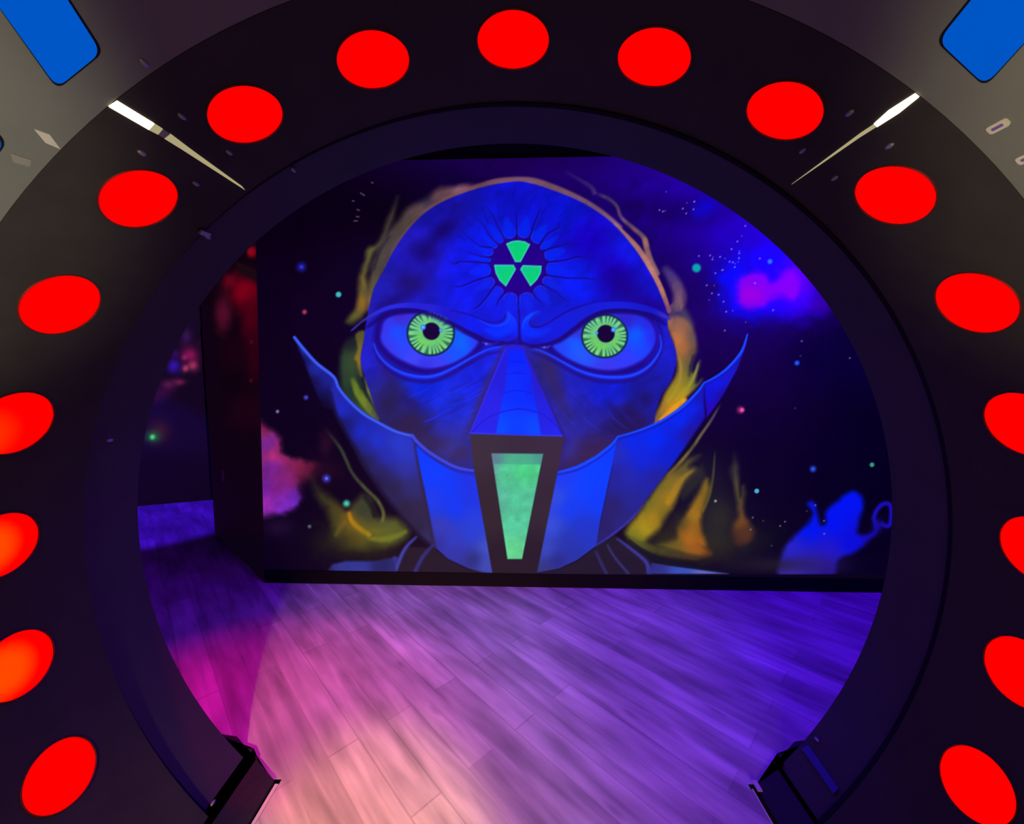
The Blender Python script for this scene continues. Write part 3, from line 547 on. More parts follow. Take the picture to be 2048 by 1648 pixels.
    p.poly(p2, zgrad('T', [(640, 100, (34, 40, 170)), (700, 250, (28, 46, 204)), (850, 420, (24, 46, 214)), (1000, 500, (30, 52, 212)), (1200, 540, (40, 60, 206)), (1100, 650, (36, 46, 182)), (900, 550, (34, 38, 150)), (760, 400, (30, 26, 110)), (1250, 750, (46, 50, 160)),
                           (1050, 760, (40, 34, 90)), (900, 680, (34, 28, 60)), (700, 350, (24, 18, 70)), (1300, 900, (46, 44, 110)), (1150, 900, (40, 34, 66)), (1000, 850, (32, 26, 50)), (1350, 1100, (44, 38, 70)), (1250, 1100, (40, 32, 58)), (1450, 1300, (44, 42, 90)), (1350, 1250, (38, 32, 56)), (800, 600, (26, 20, 40)), (1250, 620, (40, 56, 190))]), soft=6)
    S(Z('E', [(590, -120), (640, 50), (760, 260), (900, 500), (1080, 740), (1300, 980)]), 7, (24, 16, 50), soft=4, a=.6)
    p3 = Z('E', [(1212, 262), (1240, 262), (1300, 320), (1400, 395), (1500, 430), (1640, 440), (1700, 770), (1780, 1195), (1700, 1190), (1600, 1160), (1450, 1090), (1348, 1000), (1320, 820), (1280, 600), (1240, 420)])
    p.poly(p3, zgrad('E', [(1280, 340, (2, 60, 254)), (1350, 460, (0, 62, 255)), (1450, 560, (4, 58, 246)), (1600, 500, (26, 50, 222)), (1620, 640, (20, 52, 222)), (1500, 720, (4, 56, 244)), (1660, 800, (34, 62, 216)), (1620, 900, (34, 62, 210)), (1330, 640, (24, 60, 232)),
                           (1400, 860, (52, 58, 176)), (1380, 980, (44, 46, 150)), (1500, 1050, (44, 50, 160)), (1640, 1100, (34, 40, 110)), (1720, 1130, (60, 76, 180)), (1740, 1010, (60, 84, 200)), (1480, 950, (44, 60, 190))]), soft=1.5)
    S(Z('E', [(1205, 260), (1250, 520), (1300, 760), (1350, 1000)]), [4, 6, 7, 7], (44, 36, 66), soft=3, a=.75)
    cl = Z('C', [(118, 388), (200, 490), (300, 600), (438, 710), (480, 800), (560, 902), (680, 1012), (820, 1094), (950, 1160), (1085, 1196)]); cl2 = Z('C', [(1082, 1192), (1130, 1250), (1230, 1334), (1380, 1424), (1480, 1462), (1592, 1480)])
    S([(x, y + 6) for x, y in cl2], [5, 7, 7, 5], (34, 34, 140), soft=3, a=.7)
    S(cl, [6, 6.5, 6.5, 6.5, 6, 6, 6, 6, 6, 6], (52, 76, 222), soft=1.5); S(cl, [3, 3, 3, 3, 3, 3, 3, 3, 2.5, 2.5], (66, 106, 246), soft=1.3, a=.8)
    S(cl2, [6.5, 6, 5.5, 4], (62, 72, 216), soft=1.5)
    # ---- collar, right
    p.poly(Z('D', [(1946, 362), (1900, 500), (1800, 625), (1700, 705), (1592, 765), (1600, 900), (1615, 1045), (1740, 870), (1860, 650), (1915, 500)]), zgrad('D', [(1700, 780, (14, 28, 226)), (1620, 860, (14, 20, 206)), (1640, 980, (40, 6, 170)), (1800, 700, (24, 24, 186)), (1880, 560, (24, 24, 160)), (1740, 860, (36, 10, 130))]), soft=2)
    q2 = Z('D', [(1592, 768), (1540, 835), (1430, 945), (1320, 1025), (1200, 1094), (1050, 1155), (885, 1204)]) + Z('F', [(860, 330), (800, 620), (740, 900), (705, 1112), (850, 1010), (1000, 880), (1150, 695), (1350, 425), (1500, 210), (1600, 60), (1590, -60)])
    p.poly(q2, zgrad('F', [(1500, 0, (6, 40, 234)), (1400, 80, (2, 42, 240)), (1200, 250, (0, 44, 240)), (1000, 280, (8, 40, 228)), (1100, 400, (14, 38, 216)), (1300, 330, (14, 30, 200)), (1560, 60, (26, 14, 150)), (1480, 180, (36, 20, 140)), (1200, 560, (34, 34, 150)), (900, 350, (34, 44, 180)),
                           (950, 560, (34, 40, 168)), (860, 560, (36, 34, 140)), (1000, 740, (36, 38, 140)), (850, 800, (38, 32, 100)), (780, 950, (38, 30, 96)), (900, 920, (40, 36, 120)), (1560, -100, (20, 24, 170))]), soft=4)
    q3 = Z('F', [(882, 212), (830, 275), (700, 375), (550, 455), (395, 505), (360, 620), (280, 1000), (212, 1335), (400, 1300), (550, 1230), (708, 1112), (740, 900), (800, 620), (862, 330)])
    p.poly(q3, zgrad('F', [(820, 340, (4, 60, 250)), (700, 500, (0, 64, 255)), (600, 640, (0, 66, 255)), (450, 560, (24, 60, 236)), (700, 750, (4, 60, 246)), (500, 800, (10, 60, 240)), (380, 720, (48, 76, 216)), (330, 950, (54, 80, 212)), (600, 950, (26, 52, 196)), (480, 1080, (34, 52, 170)), (300, 1150, (54, 74, 190)), (380, 1230, (36, 40, 130)), (650, 1080, (30, 54, 190)), (280, 1300, (50, 54, 120)), (550, 1180, (36, 50, 160))]), soft=1.5)
    c1 = Z('D', [(1945, 362), (1900, 498), (1800, 622), (1700, 702), (1588, 762)]); c2 = Z('D', [(1590, 760), (1540, 830), (1430, 942), (1320, 1022), (1200, 1092), (1050, 1153), (885, 1202)]); c3 = Z('D', [(886, 1198), (830, 1272), (700, 1372), (550, 1452), (396, 1492)])
    for c, w in ((c1, [2.5, 5, 5, 4, 3]), (c2, [3, 5, 6, 5, 4, 4, 3]), (c3, [3, 5, 5, 5, 3])):
        S([(x - 1, y + 5) for x, y in c], w, (16, 20, 160), soft=2.5, a=.6)
        S(c, w, (24, 74, 246), soft=1.4)
    S(Z('F', [(690, 1122), (850, 1012), (1000, 882), (1150, 700)]), [3, 5, 5, 3], (56, 54, 170), soft=2.5, a=.9, fade=(.1, .3))
    # ---- collar grille and screen of the mouthpiece
    p.poly([(940, 868), (1129, 874), (1106, 990), (1071, 1160), (987, 1160), (966, 1040), (947, 935)], grad([(950, 890, (58, 46, 56)), (1110, 900, (58, 42, 58)), (970, 1020, (48, 36, 42)), (1095, 1010, (50, 38, 48)), (1000, 1130, (34, 24, 36)), (1060, 1130, (34, 24, 38))]), soft=1.2)  # black frame; its grey holds the warm light spilling onto it
    p.poly([(983, 907), (1086, 908), (1044, 1118), (1015, 1118)], grad([(1050, 940, (74, 214, 128)), (1010, 940, (78, 206, 140)), (1030, 1000, (76, 198, 142)), (1000, 1000, (86, 180, 152)), (1040, 1050, (80, 200, 150)), (1030, 1100, (96, 214, 140)), (1062, 1000, (84, 196, 148)), (985, 930, (100, 150, 150))]), soft=1.2)
    I = p.near([(983, 907), (1086, 1118)], 0); J = I[(p.C[I][:, 1] > 120)]; p.C[J] *= (.9 + .2 * fbm(p.U[J] / 14, p.V[J] / 14, 8))[:, None]
    p.poly([(983, 907), (1086, 908), (1082, 929), (988, 928)], grad([(990, 915, (92, 116, 140)), (1020, 920, (72, 178, 132)), (1060, 918, (72, 172, 132)), (1080, 912, (74, 130, 136))]), soft=1.2, a=.8)
    # ---- neck and shoulders
    p.poly(Z('E', [(1350, 1010), (1450, 1095), (1600, 1165), (1780, 1200), (1780, 1260), (950, 1260), (1040, 1120), (1150, 1000)]), (34, 26, 42), soft=3, a=.8)
    p.poly(Z('F', [(700, 1120), (860, 1030), (1150, 1230), (1180, 1400), (200, 1400), (215, 1335), (400, 1305), (560, 1235)]), (34, 28, 44), soft=3, a=.8)
    for k, pts, w, c in [('E', [(1215, 930), (1130, 1020), (1060, 1180)], [4, 7, 8], (62, 66, 170)), ('E', [(1335, 990), (1260, 1080), (1200, 1200)], [5, 8, 8], (46, 44, 120)), ('E', [(1060, 1090), (1040, 1130), (1020, 1190)], [12, 16, 14], (48, 50, 140)),
                         ('F', [(880, 1055), (980, 1130), (1110, 1240), (1140, 1330)], [3, 6, 7, 10], (58, 58, 156)), ('F', [(800, 1110), (860, 1210), (970, 1340)], [3, 4, 4], (58, 54, 130)), ('F', [(705, 1160), (740, 1240), (790, 1340)], [4, 6, 6], (46, 42, 106))]:
        S(Z(k, pts), w, c, soft=3, a=.9)
    p.poly(Z('E', [(540, 1215), (600, 1130), (700, 1105), (900, 1105), (1040, 1080), (1080, 1215)]), zgrad('E', [(650, 1150, (50, 58, 150)), (800, 1150, (44, 56, 150)), (950, 1150, (30, 34, 96)), (560, 1200, (26, 26, 60)), (800, 1200, (54, 60, 160))]), soft=4, a=.95)
    p.poly(Z('F', [(1130, 1345), (1160, 1250), (1300, 1275), (1500, 1300), (1790, 1342)]), zgrad('F', [(1200, 1310, (50, 56, 140)), (1400, 1320, (56, 86, 190)), (1600, 1335, (104, 110, 200)), (1150, 1290, (40, 40, 110))]), soft=2.5, a=.95)
    S(Z('F', [(980, 1070), (1100, 1160), (1280, 1245), (1500, 1290), (1750, 1325)]), [5, 8, 7, 5, 3], (16, 20, 34), soft=3, a=.85)
    # ---- stars and planets
    for x, y, r, c, s in [(603, 534, 7, (34, 34, 190), 9), (603, 534, 2.5, (60, 60, 250), 3), (677, 589, 5.5, (60, 190, 190), 2), (609, 624, 4, (196, 66, 100), 4), (612, 795, 4, (70, 70, 215), 3.5), (555, 823, 3, (130, 130, 190), 2.5),
                          (653, 957, 7, (56, 56, 200), 6), (653, 957, 2.5, (110, 120, 240), 2), (693, 1007, 6, (70, 210, 170), 5), (619, 1053, 3, (90, 120, 116), 3), (1393, 536, 8.5, (6, 168, 158), 3), (1540, 523, 4.6, (50, 120, 255), 2.5),
                          (1594, 726, 4.5, (30, 90, 250), 3), (1481, 820, 7, (130, 30, 90), 5), (1484, 820, 4, (250, 90, 160), 3), (1626, 938, 5, (40, 90, 250), 5), (1744, 929.5, 4.4, (54, 160, 124), 1.5), (1513.5, 982, 4.4, (84, 200, 224), 1.4), (1513.5, 982, 1.8, (60, 150, 200), 1), (1431, 1002, 2.4, (170, 170, 160), 1.5)]:
        p.dot(x, y, r, c, soft=s)
    st = Z('G', [(34, 92), (28, 152), (434, 282), (407, 362), (372, 404), (326, 464), (387, 480), (386, 497), (384, 535), (378, 563), (70, 518), (158, 514), (181, 527), (176, 545), (236, 525), (275, 537), (311, 563), (336, 567), (355, 578), (351, 605), (253, 628), (262, 627), (199, 653), (131, 748), (190, 751), (172, 811), (225, 822), (151, 863), (264, 876), (284, 955), (335, 947), (510, 731), (652, 943), (438, 1037), (273, 1103), (877, 1186), (867, 1302), (1254, 1319), (548, 538)]) \
       + Z('H', [(747, 64), (123, 795), (414, 923), (496, 948), (667, 955), (629, 988), (838, 871), (905, 826), (973, 948), (562, 1144), (398, 1016), (975, 1050)]) + Z('B', [(1665, 472), (1730, 460), (1451, 547), (1471, 541), (1420, 535), (1628, 522), (1480, 372), (1658, 565)])
    for i, (x, y) in enumerate(st): p.dot(x, y, 1.1 + .5 * ((i * 7) % 3) / 2, (170, 150, 255) if x < 1560 and y < 700 else (150, 150, 170), soft=1.2, a=.6 + .3 * ((i * 5) % 3) / 2)
    for x0, y0, x1, y1 in ((721, 386, 729, 391), (714, 419, 719, 421), (713, 433, 718, 434), (708, 442, 715, 442), (705, 402, 708, 402), (743, 365, 746, 366)): S([(x0, y0), (x1, y1)], 1.8, (120, 110, 140), smooth=0, soft=1.2, a=.8)
    return p.C

def to_linear(C):
    c = np.clip(C, 0, 255) / 255.
    return np.where(c <= .04045, c / 12.92, ((c + .055) / 1.055) ** 2.4)
# ------------------------------------------------------------------ painted panels
def to_drawing(P):
    """wall point -> drawing coordinates the mural was sketched in"""
    x = P[:, 0] - EYE[0]; y = P[:, 1] - EYE[1]; z = P[:, 2] - EYE[2]
    c, s = math.cos(YAW), math.sin(YAW); x, y = c * x - s * y, s * x + c * y
    c, s = math.cos(PITCH), math.sin(PITCH); yc = c * y - s * z; zc = s * y + c * z
    return 1024 + FPX * x / yc, 824 - FPX * zc / yc

def painted_panel(name, p, q, z0, z1, du, dv, fn, thick, material, parent=None, lean=(0, 0)):
    """upright panel from floor point p to q, painted on the face towards -normal"""
    p = np.array([p[0], p[1], 0.]); q = np.array([q[0], q[1], 0.]); Lw = np.linalg.norm(q - p); d = (q - p) / Lw
    nrm = np.array([-d[1], d[0], 0])
    nu = int(Lw / du) + 1; nv = int((z1 - z0) / dv) + 1
    s, z = np.meshgrid(np.linspace(0, Lw, nu), np.linspace(z0, z1, nv))
    P = p + s.reshape(-1, 1) * d; P[:, 2] = z.ravel()
    f = s.ravel() / Lw; P[:, 0] += (lean[0] * (1 - f) + lean[1] * f) * z.ravel()      # the corner post leans a little
    U, V = to_drawing(P)
    col = to_linear(fn(U, V))
    nf = len(P)
    B = np.array([p + nrm * thick, q + nrm * thick, q + nrm * thick, p + nrm * thick]); B[:2, 2] = z0; B[2:, 2] = z1
    B[:, 0] += np.array([lean[0], lean[1], lean[1], lean[0]]) * B[:, 2]
    A = np.vstack([P, B])
    i = (np.arange(nv - 1)[:, None] * nu + np.arange(nu - 1)).ravel()
    quads = np.stack([i, i + 1, i + nu + 1, i + nu], 1)
    bl, brr, tr, tl = 0, nu - 1, nv * nu - 1, (nv - 1) * nu
    b0, b1, b2, b3 = nf, nf + 1, nf + 2, nf + 3
    extra = np.array([[b1, b0, b3, b2], [bl, b0, b1, brr], [tl, tr, b2, b3], [bl, tl, b3, b0], [brr, b1, b2, tr]])
    F = np.vstack([quads, extra])
    me = bpy.data.meshes.new(name); me.vertices.add(len(A)); me.vertices.foreach_set('co', A.ravel())
    me.loops.add(F.size); me.loops.foreach_set('vertex_index', F.ravel().astype(np.int32))
    me.polygons.add(len(F)); me.polygons.foreach_set('loop_start', (np.arange(len(F)) * 4).astype(np.int32))
    try: me.polygons.foreach_set('loop_total', np.full(len(F), 4, np.int32))
    except Exception: pass
    me.update(calc_edges=True)
    ca = me.color_attributes.new('paint', 'FLOAT_COLOR', 'POINT')
    cc = np.zeros((len(A), 4)); cc[:, 3] = 1; cc[:nf, :3] = col
    ca.data.foreach_set('color', cc.ravel().astype(np.float32))
    return link(name, me, material, parent)

def paint_main(U, V):
    Cc = paint_face(U, V)
    k = sstep(1147, 1150, V)[:, None]; return Cc * (1 - k) + np.array([10, 4, 16]) * k

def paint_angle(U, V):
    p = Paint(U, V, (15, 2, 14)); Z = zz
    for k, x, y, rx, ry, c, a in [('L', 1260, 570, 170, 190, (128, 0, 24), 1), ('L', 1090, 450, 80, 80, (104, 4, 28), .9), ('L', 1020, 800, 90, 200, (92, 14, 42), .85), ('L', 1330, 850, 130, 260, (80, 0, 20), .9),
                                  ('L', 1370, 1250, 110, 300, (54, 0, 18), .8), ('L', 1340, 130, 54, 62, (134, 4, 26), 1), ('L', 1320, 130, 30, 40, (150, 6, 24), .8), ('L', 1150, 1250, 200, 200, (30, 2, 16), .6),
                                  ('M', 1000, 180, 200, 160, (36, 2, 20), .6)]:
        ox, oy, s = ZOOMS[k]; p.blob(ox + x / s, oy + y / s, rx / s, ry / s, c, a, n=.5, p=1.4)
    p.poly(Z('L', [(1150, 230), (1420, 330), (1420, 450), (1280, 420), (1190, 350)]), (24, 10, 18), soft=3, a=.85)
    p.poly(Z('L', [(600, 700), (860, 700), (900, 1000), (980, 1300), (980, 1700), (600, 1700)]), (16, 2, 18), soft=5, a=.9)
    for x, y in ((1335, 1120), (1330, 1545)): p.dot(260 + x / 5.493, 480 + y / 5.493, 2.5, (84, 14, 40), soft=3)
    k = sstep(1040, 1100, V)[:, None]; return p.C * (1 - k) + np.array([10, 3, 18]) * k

def paint_passage(U, V):
    p = Paint(U, V, (20, 6, 32)); L_ = lambda x, y: (260 + x / 5.493, 480 + y / 5.493)
    for x, y, rx, ry, c, a in [(600, 700, 300, 500, (26, 10, 40), .8), (620, 1060, 60, 90, (62, 24, 92), .8), (660, 1260, 90, 90, (134, 20, 84), 1), (690, 1380, 55, 55, (176, 52, 100), .9), (610, 1410, 36, 40, (196, 66, 112), .9), (600, 1290, 30, 30, (170, 40, 120), .7),
                               (480, 1380, 66, 80, (54, 20, 170), 1), (500, 1250, 40, 40, (60, 14, 110), .7), (540, 1560, 70, 34, (128, 34, 78), .8), (420, 1590, 90, 60, (96, 26, 84), .85), (350, 1680, 110, 60, (62, 14, 70), .7), (300, 1740, 90, 60, (50, 12, 60), .6)]:
        X, Y = L_(x, y); p.blob(X, Y, rx / 5.493, ry / 5.493, c, a, n=.5)
    p.blob(318, 862, 22, 22, (64, 26, 26), .8); p.blob(306, 874, 13, 11, (30, 110, 52), .95, n=.3); p.dot(305, 874, 4.5, (90, 210, 120), soft=3)
    k = sstep(890, 930, V)[:, None]; return p.C * (1 - k) + np.array([16, 4, 18]) * k

# ------------------------------------------------------------------ room shell
H = 2.98
A0 = (-1.857, 2.845); A1 = (3.25, 2.736); A2 = (-2.953, 3.807); P0 = (-6.2, 3.965); P1 = (-3.3, 5.054)
FRONT_Y = 1.462
# floor of the room, starting where the walkway ends
WB = 1.386
me = mesh_of([(-1.03, WB, 0), (1.014, WB, 0), (1.35, 1.50, 0), (3.3, 1.50, 0), (3.3, 5.4, 0), (-6.3, 5.4, 0), (-6.3, 1.50, 0), (-1.37, 1.50, 0)], [(0, 1, 2, 3, 4, 5, 6, 7)])
tag(link('floor', me, M['planks']), kind='structure')
me.update()
cl = box('ceiling', -6.3, 3.3, 1.50, 5.4, H, H + .08, M['dark']); tag(cl, kind='structure')
wb = obox('wall_back', (A0[0] + .14, A0[1] + .03), (A1[0], A1[1] + .03), .08, 0, H, M['dark']); tag(wb, kind='structure')
bb = obox('baseboard_back', (A0[0] - .002, A0[1] - .004), (A1[0], A1[1] - .004), .03, 0, .098, M['dark']); tag(bb, kind='structure')
mural = painted_panel('mural', A0, A1, .10, 2.965, .0054, .0054, paint_main, .028, M['paint'], lean=(.026, 0))
tag(mural, 'huge blacklight mural of a glaring blue masked face with green eyes on the back wall', 'mural')
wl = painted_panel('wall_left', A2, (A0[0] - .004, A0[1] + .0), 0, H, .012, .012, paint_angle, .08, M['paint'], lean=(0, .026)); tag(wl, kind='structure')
wp = painted_panel('wall_passage', P0, (-3.80, 4.866), 0, H, .014, .014, paint_passage, .06, M['paint']); tag(wp, kind='structure')
tag(box('wall_right', 3.25, 3.31, 1.50, 5.4, 0, H, M['dark']), kind='structure')
tag(box('wall_rear', -6.3, 3.3, 5.4, 5.46, 0, H, M['dark']), kind='structure')
tag(box('wall_outer', -6.36, -6.3, 1.50, 5.4, 0, H, M['dark']), kind='structure')

# black passage door with its hinges, at the right end of the passage wall
dr = empty('door_1', (-3.80, 4.866, 0)); tag(dr, kind='structure')
ddir = Vector((.93605, .35188, 0)); 
def on_passage(name, s0, s1, z0, z1, t, m, parent):
    a = ddir * s0; b2 = ddir * s1; o = obox(name, (a.x, a.y), (b2.x, b2.y), t, z0, z1, m); o.parent = parent; return o
on_passage('door_leaf', .0, .9, .02, 2.1, .04, M['dark'], dr)
for z in (1.86, 1.26):
    h = on_passage('hinge', .012, .05, z, z + .16, -.012, M['screw'], dr)
on_passage('gap_light_strip', .03, .085, .03, .52, -.006, M['gap_light'], dr)  # coloured strip in place of a sliver of light at the door gap
# small plate on the slanting wall
ad = (Vector((A0[0], A0[1], 0)) - Vector((A2[0], A2[1], 0))).normalized(); an = Vector((-ad.y, ad.x, 0))
pc = Vector((-2.612, 3.509, .646)) - an * .001
pl = empty('wall_plate', pc); tag(pl, 'small pale oblong plate on the dark slanting wall left of the mural', 'plate')
bm = bmesh.new(); box_bm(bm, -.028, .028, -.012, .0, -.055, .055, .006); o = link('cover', bm_mesh(bm), M['slot'], pl); o.rotation_euler = (0, 0, math.atan2(ad.y, ad.x))
bm = bmesh.new(); box_bm(bm, -.01, .01, -.017, -.012, -.02, .02, .002); o = link('switch', bm_mesh(bm), M['screw'], pl); o.rotation_euler = (0, 0, math.atan2(ad.y, ad.x))

# room side of the tunnel wall: a wall with the round opening
def front_wall():
    vs_, fs = [], []; n = 96
    for i in range(n):
        a = 2 * math.pi * i / n; dx, dz = math.sin(a), math.cos(a)
        x0, z0 = TX + (TR + .075) * dx, TZ + (TR + .075) * dz
        z0c = max(z0, -.02)
        t = 9e9
        if dx > 1e-6: t = min(t, (3.25 - TX) / dx)
        if dx < -1e-6: t = min(t, (-6.3 - TX) / dx)
        if dz > 1e-6: t = min(t, (H - TZ) / dz)
        if dz < -1e-6: t = min(t, (-.02 - TZ) / dz)
        x1, z1 = TX + t * dx, TZ + t * dz
        if z0 < -.02: x0, z0 = x1, z1
        for y in (FRONT_Y, FRONT_Y + .035): vs_ += [(x0, y, z0), (x1, y, z1)]
    for i in range(n):
        j = (i + 1) % n; a, b = i * 4, j * 4
        fs += [(a, b, b + 1, a + 1), (a + 2, a + 3, b + 3, b + 2), (a, a + 2, b + 2, b)]
    me = mesh_of(vs_, fs); return me
fw = link('wall_front', front_wall(), M['dark']); tag(fw, kind='structure')

# ------------------------------------------------------------------ tunnel
def tunnel_band(name, y0, y1, r, m, thick=.02, cx=TX, sx=1.0, a0=-132.0, a1=132.0, n=132):
    vs_, fs = [], []
    prof = [(y0, r), (y1, r), (y1, r + thick), (y0, r + thick)]
    for i in range(n + 1):
        a = a0 + (a1 - a0) * i / n
        for y, q in prof: vs_.append(cyl_pt(a, y, q, cx, TZ, sx))
    for i in range(n):
        a, b = i * 4, (i + 1) * 4
        for k in range(4):
            l = (k + 1) % 4; fs.append((a + k, a + l, b + l, b + k))
    fs += [(0, 1, 2, 3)[::-1], (n * 4, n * 4 + 1, n * 4 + 2, n * 4 + 3)]
    me = mesh_of(vs_, fs); o = link(name, me, m)
    return tag(o, kind='structure')
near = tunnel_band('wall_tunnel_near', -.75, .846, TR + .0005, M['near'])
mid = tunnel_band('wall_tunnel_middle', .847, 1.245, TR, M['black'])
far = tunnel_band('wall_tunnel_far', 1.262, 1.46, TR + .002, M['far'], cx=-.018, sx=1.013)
tr = tunnel_band('trim_1', 1.2455, 1.2615, TR - .004, M['dark'], thick=.03, cx=-.018, sx=1.012)

def screw_mesh(r=.0075, h=.006):
    bm = bmesh.new(); bmesh.ops.create_uvsphere(bm, u_segments=12, v_segments=6, radius=1)
    for v in bm.verts: v.co = Vector((v.co.x * r * .8, v.co.y * r * 1.5, max(v.co.z, -.3) * h))
    return bm_mesh(bm, True)
def face_in(o, deg, y, r=TR):
    """place o on the tunnel skin, its +z towards the axis"""
    o.location = cyl_pt(deg, y, r); a = math.radians(deg)
    zax = Vector((-math.sin(a), 0, -math.cos(a))); yax = Vector((0, 1, 0)); xax = yax.cross(zax)
    o.rotation_euler = Matrix((xax, yax, zax)).transposed().to_euler()
sm = screw_mesh(); sm.materials.append(M['screw'])
for deg, y, par in [(-32.6, .95, mid), (-32.5, 1.097, mid), (-37.9, .958, mid), (-37.7, 1.11, mid), (32.7, .952, mid), (32.7, 1.1, mid), (37.6, .956, mid), (37.4, 1.107, mid),
                    (-31.0, .824, near), (-29.0, 1.275, far), (-74.3, 1.302, far), (-130.6, 1.28, far), (124.3, 1.425, far), (-43.0, 1.272, far)]:
    s = bpy.data.objects.new('screw', sm); C.objects.link(s); face_in(s, deg, y, TR); s.parent = par
def plate_on(name, pts, r, t, m, parent, cut=.3, rnd=0):
    """thin plate that follows the tunnel skin; pts are (degrees, y)"""
    c = np.array(pts, float)
    if rnd: c = round_poly(c, rnd)
    n = len(c); vs_ = [cyl_pt(a, y, r) for a, y in c] + [cyl_pt(a, y, r - t) for a, y in c]
    fs = [tuple(range(n, 2 * n)), tuple(range(n))[::-1]] + [(i, (i + 1) % n, n + (i + 1) % n, n + i) for i in range(n)]
    bm = bmesh.new(); V_ = [bm.verts.new(v) for v in vs_]
    for f in fs: bm.faces.new([V_[i] for i in f])
    o = link(name, bm_mesh(bm), m, parent); return o
def round_poly(P, rad, seg=6):
    """round the corners of a polygon given as (degrees, y); rad in metres"""
    k = math.radians(1) * TR; Q = P * [k, 1]; out = []
    n = len(Q)
    for i in range(n):
        a, b, c_ = Q[i - 1], Q[i], Q[(i + 1) % n]
        u1 = (a - b) / np.linalg.norm(a - b); u2 = (c_ - b) / np.linalg.norm(c_ - b)
        p1, p2 = b + u1 * rad, b + u2 * rad
        for j in range(seg + 1):
            t = j / seg; out.append((1 - t) ** 2 * p1 + 2 * t * (1 - t) * b + t * t * p2)
    return np.array(out) / [k, 1]
# slot plates near the seam between the bands
for a, y in ((40.9, .800), (44.3, .800)):
    plate_on('slot_plate', [(a - .35, y - .016), (a + .35, y - .016), (a + .35, y + .016), (a - .35, y + .016)], TR, .003, M['slot'], near, rnd=.006)
    plate_on('slot', [(a - .12, y - .009), (a + .12, y - .009), (a + .12, y + .009), (a - .12, y + .009)], TR - .003, .001, M['metal'], near, rnd=.002)
plate_on('slot_plate', [(-40.8, .792), (-40.6, .815), (-41.3, .844), (-41.4, .819)], TR, .002, M['slot'], near)
plate_on('slot_plate', [(-43.5, .791), (-43.3, .822), (-43.9, .827), (-44.1, .802)], TR, .002, M['slot2'], near, rnd=.003)
cb = plate_on('clip', [(-42.9, 1.225), (-42.3, 1.225), (-42.2, 1.258), (-42.8, 1.262)], TR - .006, .006, M['screw'], mid)

# ------------------------------------------------------------------ round red lights
def round_light_meshes(r=.0856):
    def dome(bm, r0, h, n=40, k=6):
        rings = []
        for j in range(k + 1):
            q = r0 * math.cos(j / k * math.pi / 2) if j < k else 0
            z = h * math.sin(j / k * math.pi / 2)
            rings.append([bm.verts.new((q * math.cos(2 * math.pi * i / n), q * math.sin(2 * math.pi * i / n), z)) for i in range(n)] if j < k else [bm.verts.new((0, 0, h))])
        for j in range(k - 1):
            for i in range(n): bm.faces.new((rings[j][i], rings[j][(i + 1) % n], rings[j + 1][(i + 1) % n], rings[j + 1][i]))
        for i in range(n): bm.faces.new((rings[k - 1][i], rings[k - 1][(i + 1) % n], rings[k][0]))
        bm.faces.new(rings[0][::-1])
    bm = bmesh.new(); dome(bm, r, .004); lens = bm_mesh(bm, True)
    bm = bmesh.new(); n = 48; P = [(r + .0002, -.004), (r + .0002, .0035), (r + .0018, .0038), (r + .0028, .001), (r + .0028, -.004)]
    R_ = [[bm.verts.new((q * math.cos(2 * math.pi * i / n), q * math.sin(2 * math.pi * i / n), z)) for i in range(n)] for q, z in P]
    for j in range(len(P)):
        for i in range(n): bm.faces.new((R_[j][i], R_[j][(i + 1) % n], R_[(j + 1) % len(P)][(i + 1) % n], R_[(j + 1) % len(P)][i]))
    bez = bm_mesh(bm, True)
    for me in (lens, bez):       # bend both to the curve of the tunnel skin
        for v in me.vertices: v.co.z += TR - math.sqrt(TR * TR - v.co.x ** 2)
        me.update()
    return lens, bez
lens_me, bez_me = round_light_meshes(); bez_me.materials.append(M['bezel'])
lens_by = {}
for k in ('red', 'orange', 'warmer'):
    q = lens_me.copy(); q.materials.append(M[k]); lens_by[k] = q
ORD = ['', 'first', 'second', 'third', 'fourth', 'fifth', 'sixth', 'seventh', 'lowest']
for i in range(-8, 9):
    side = 'left' if i < 0 else 'right'
    n_ = abs(i)
    if i == 0: lab = 'round red light at the very top of the tunnel ring'
    elif n_ == 8: lab = 'lowest round red light on the %s, tall oval near the bottom %s corner' % (side, side)
    elif i == -7: lab = 'orange-cored round red light on the left, just above the lowest one'
    elif i == -6: lab = 'orange-cored round red light on the left, cut by the photo edge at floor-line height'
    elif i == -5: lab = 'fifth round red light left of the topmost one, slightly orange below'
    else: lab = '%s round red light to the %s of the topmost one' % (ORD[n_], side)
    t = empty('round_light'); face_in(t, i * DISC_STEP, 1.035, TR + .0)
    tag(t, lab, 'light', 'round red lights in the tunnel ring')
    k = {-6: 'orange', -7: 'orange', -5: 'warmer'}.get(i, 'red')
    o = bpy.data.objects.new('lens', lens_by[k]); C.objects.link(o); o.parent = t
    o = bpy.data.objects.new('bezel', bez_me); C.objects.link(o); o.parent = t

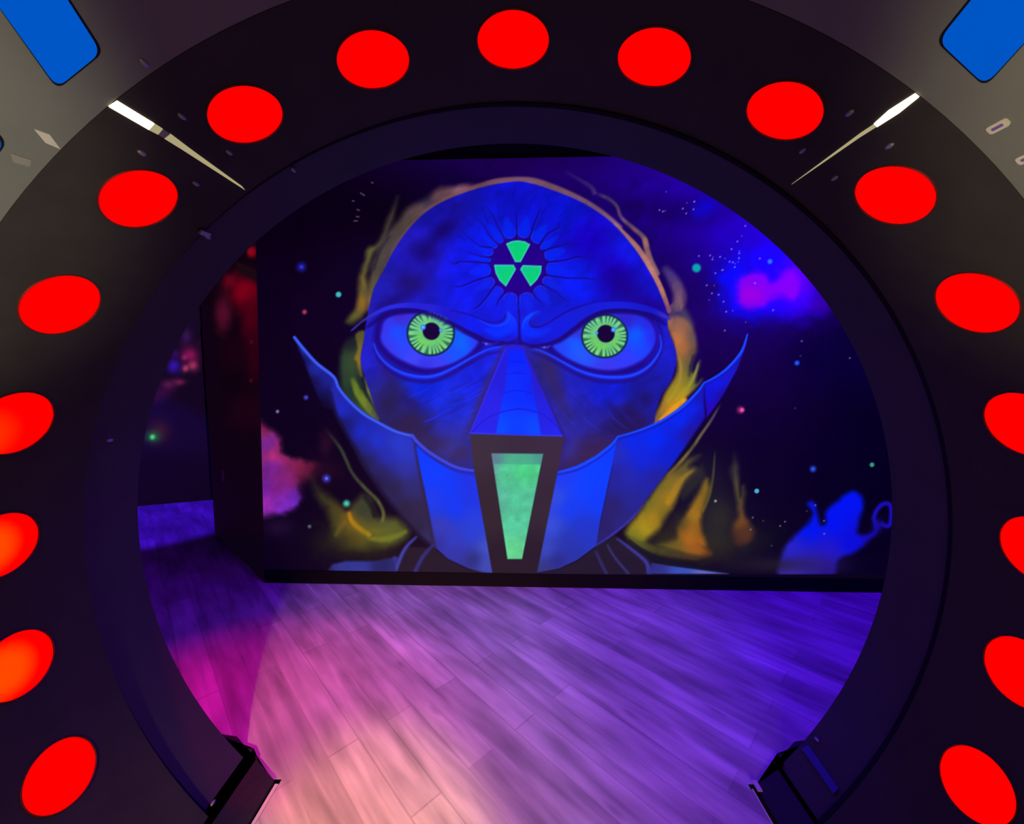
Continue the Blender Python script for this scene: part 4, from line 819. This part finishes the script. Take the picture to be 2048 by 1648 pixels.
# ------------------------------------------------------------------ blue lights
def blue_light(far_a0, far_a1, near_a0, near_a1, y0f, y1f, y0n, label):
    t = empty('blue_light', (0, 0, 0))
    tag(t, label, 'light', 'blue lights at the near end of the tunnel')
    quad = [(far_a0, y0f), (far_a1, y1f), (near_a1, y0n), (near_a0, y0n)]
    plate_on('housing', [(a + (.15 if a > (far_a0 + far_a1) / 2 else -.15), y + (.003 if y > .7 else -.006)) for a, y in quad], TR + .001, .002, M['dark'], t, rnd=.02)
    plate_on('lens', quad, TR + .001, .003, M['blue'], t, rnd=.022)
    return t
blue_light(-36.9, -32.55, -31.1, -27.6, .772, .772, .50, 'blue rounded rectangular light in the top left corner of the photo')
blue_light(-47.3, -42.9, -41.6, -38.0, .776, .776, .50, 'blue light barely entering the photo at the left edge, below the top left blue light')
blue_light(37.5, 32.6, 33.4, 29.4, .770, .762, .50, 'blue rounded rectangular light in the top right corner of the photo')

# ------------------------------------------------------------------ light strips in the seams
def strip(bright, dim, label):
    t = empty('strip_light'); tag(t, label, 'light', 'white light strips between the tunnel panels')
    plate_on('bright_tube', bright, TR - .0, .003, M['white'], t)['label'] = 'glaring white end of the strip'
    for q in dim: plate_on('lit_gap', q, TR - .0, .003, M['dim'], t)['label'] = 'dim beige tapering lit gap at the end of the strip'
    return t
s1 = strip([(-35.85, .846), (-35.0, .848), (-34.75, .925), (-35.55, .928)], [[(-34.75, .926), (-34.7, .945), (-35.43, .948), (-35.55, .929)], [(-34.66, .965), (-34.75, 1.03), (-34.85, 1.213), (-35.0, 1.229), (-35.3, 1.01), (-35.4, .965)]], 'wide white light strip in the seam left of the top, tapering inward')
plate_on('joint', [(-34.7, .9455), (-34.66, .9645), (-35.4, .9645), (-35.43, .9485)], TR, .002, M['slot2'], s1)
strip([(34.85, .847), (35.3, .847), (35.45, .89), (35.35, .939), (34.9, .938), (34.7, .9)], [[(35.3, .9395), (34.95, .9395), (34.9, .974), (35.1, 1.208), (35.2, .981)]], 'thin needle-like white light strip in the seam right of the top')

# ------------------------------------------------------------------ walkway
wk = empty('walkway', (0, 0, 0)); tag(wk, 'pale plank walkway running through the tunnel towards the mural room', 'walkway')
box('deck', -.88, .862, -1.2, WB, -.05, 0, M['planks'], wk)
for x0, x1 in ((-.893, -.881), (.863, .869)):
    box('edge_strip', x0, x1, -1.2, WB - .02, -.05, .004, M['edge'], wk)
# black filler boards either side of the walkway, under the tunnel's far end
for sgn, lab in ((-1, 'black corner board beside the left edge of the walkway at the tunnel exit'), (1, 'black corner board beside the right edge of the walkway at the tunnel exit')):
    pts = [(.90, .95), (.90, 1.372), (1.165, 1.553), (1.29, 1.572), (1.42, 1.60), (1.42, 1.50), (1.06, 1.50), (1.06, 1.462), (1.02, 1.462), (1.02, .95)]
    if sgn > 0: pts = [(x - .018, y) for x, y in pts]
    n = len(pts); vs_ = [(sgn * x, y, .001) for x, y in pts] + [(sgn * x, y, .012) for x, y in pts]
    bm = bmesh.new(); V_ = [bm.verts.new(v) for v in vs_]
    bm.faces.new(V_[n:]); bm.faces.new(V_[:n][::-1])
    for i in range(n): bm.faces.new((V_[i], V_[(i + 1) % n], V_[n + (i + 1) % n], V_[n + i]))
    o = link('corner_board', bm_mesh(bm), M['rubber']); tag(o, lab, 'board')
cp = box('metal_clip', .874, .892, 1.345, 1.385, .0125, .020, M['edge'], None, .002); tag(cp, 'small pale metal clip beside the right edge of the walkway', 'clip')

gd = plate_on('light_streak', [(127.1, 1.445), (125.9, 1.432), (126.4, 1.28), (127.5, 1.28)], TR + .0, .002, M['seam'], far)  # streak of blue light, modelled as a coloured strip
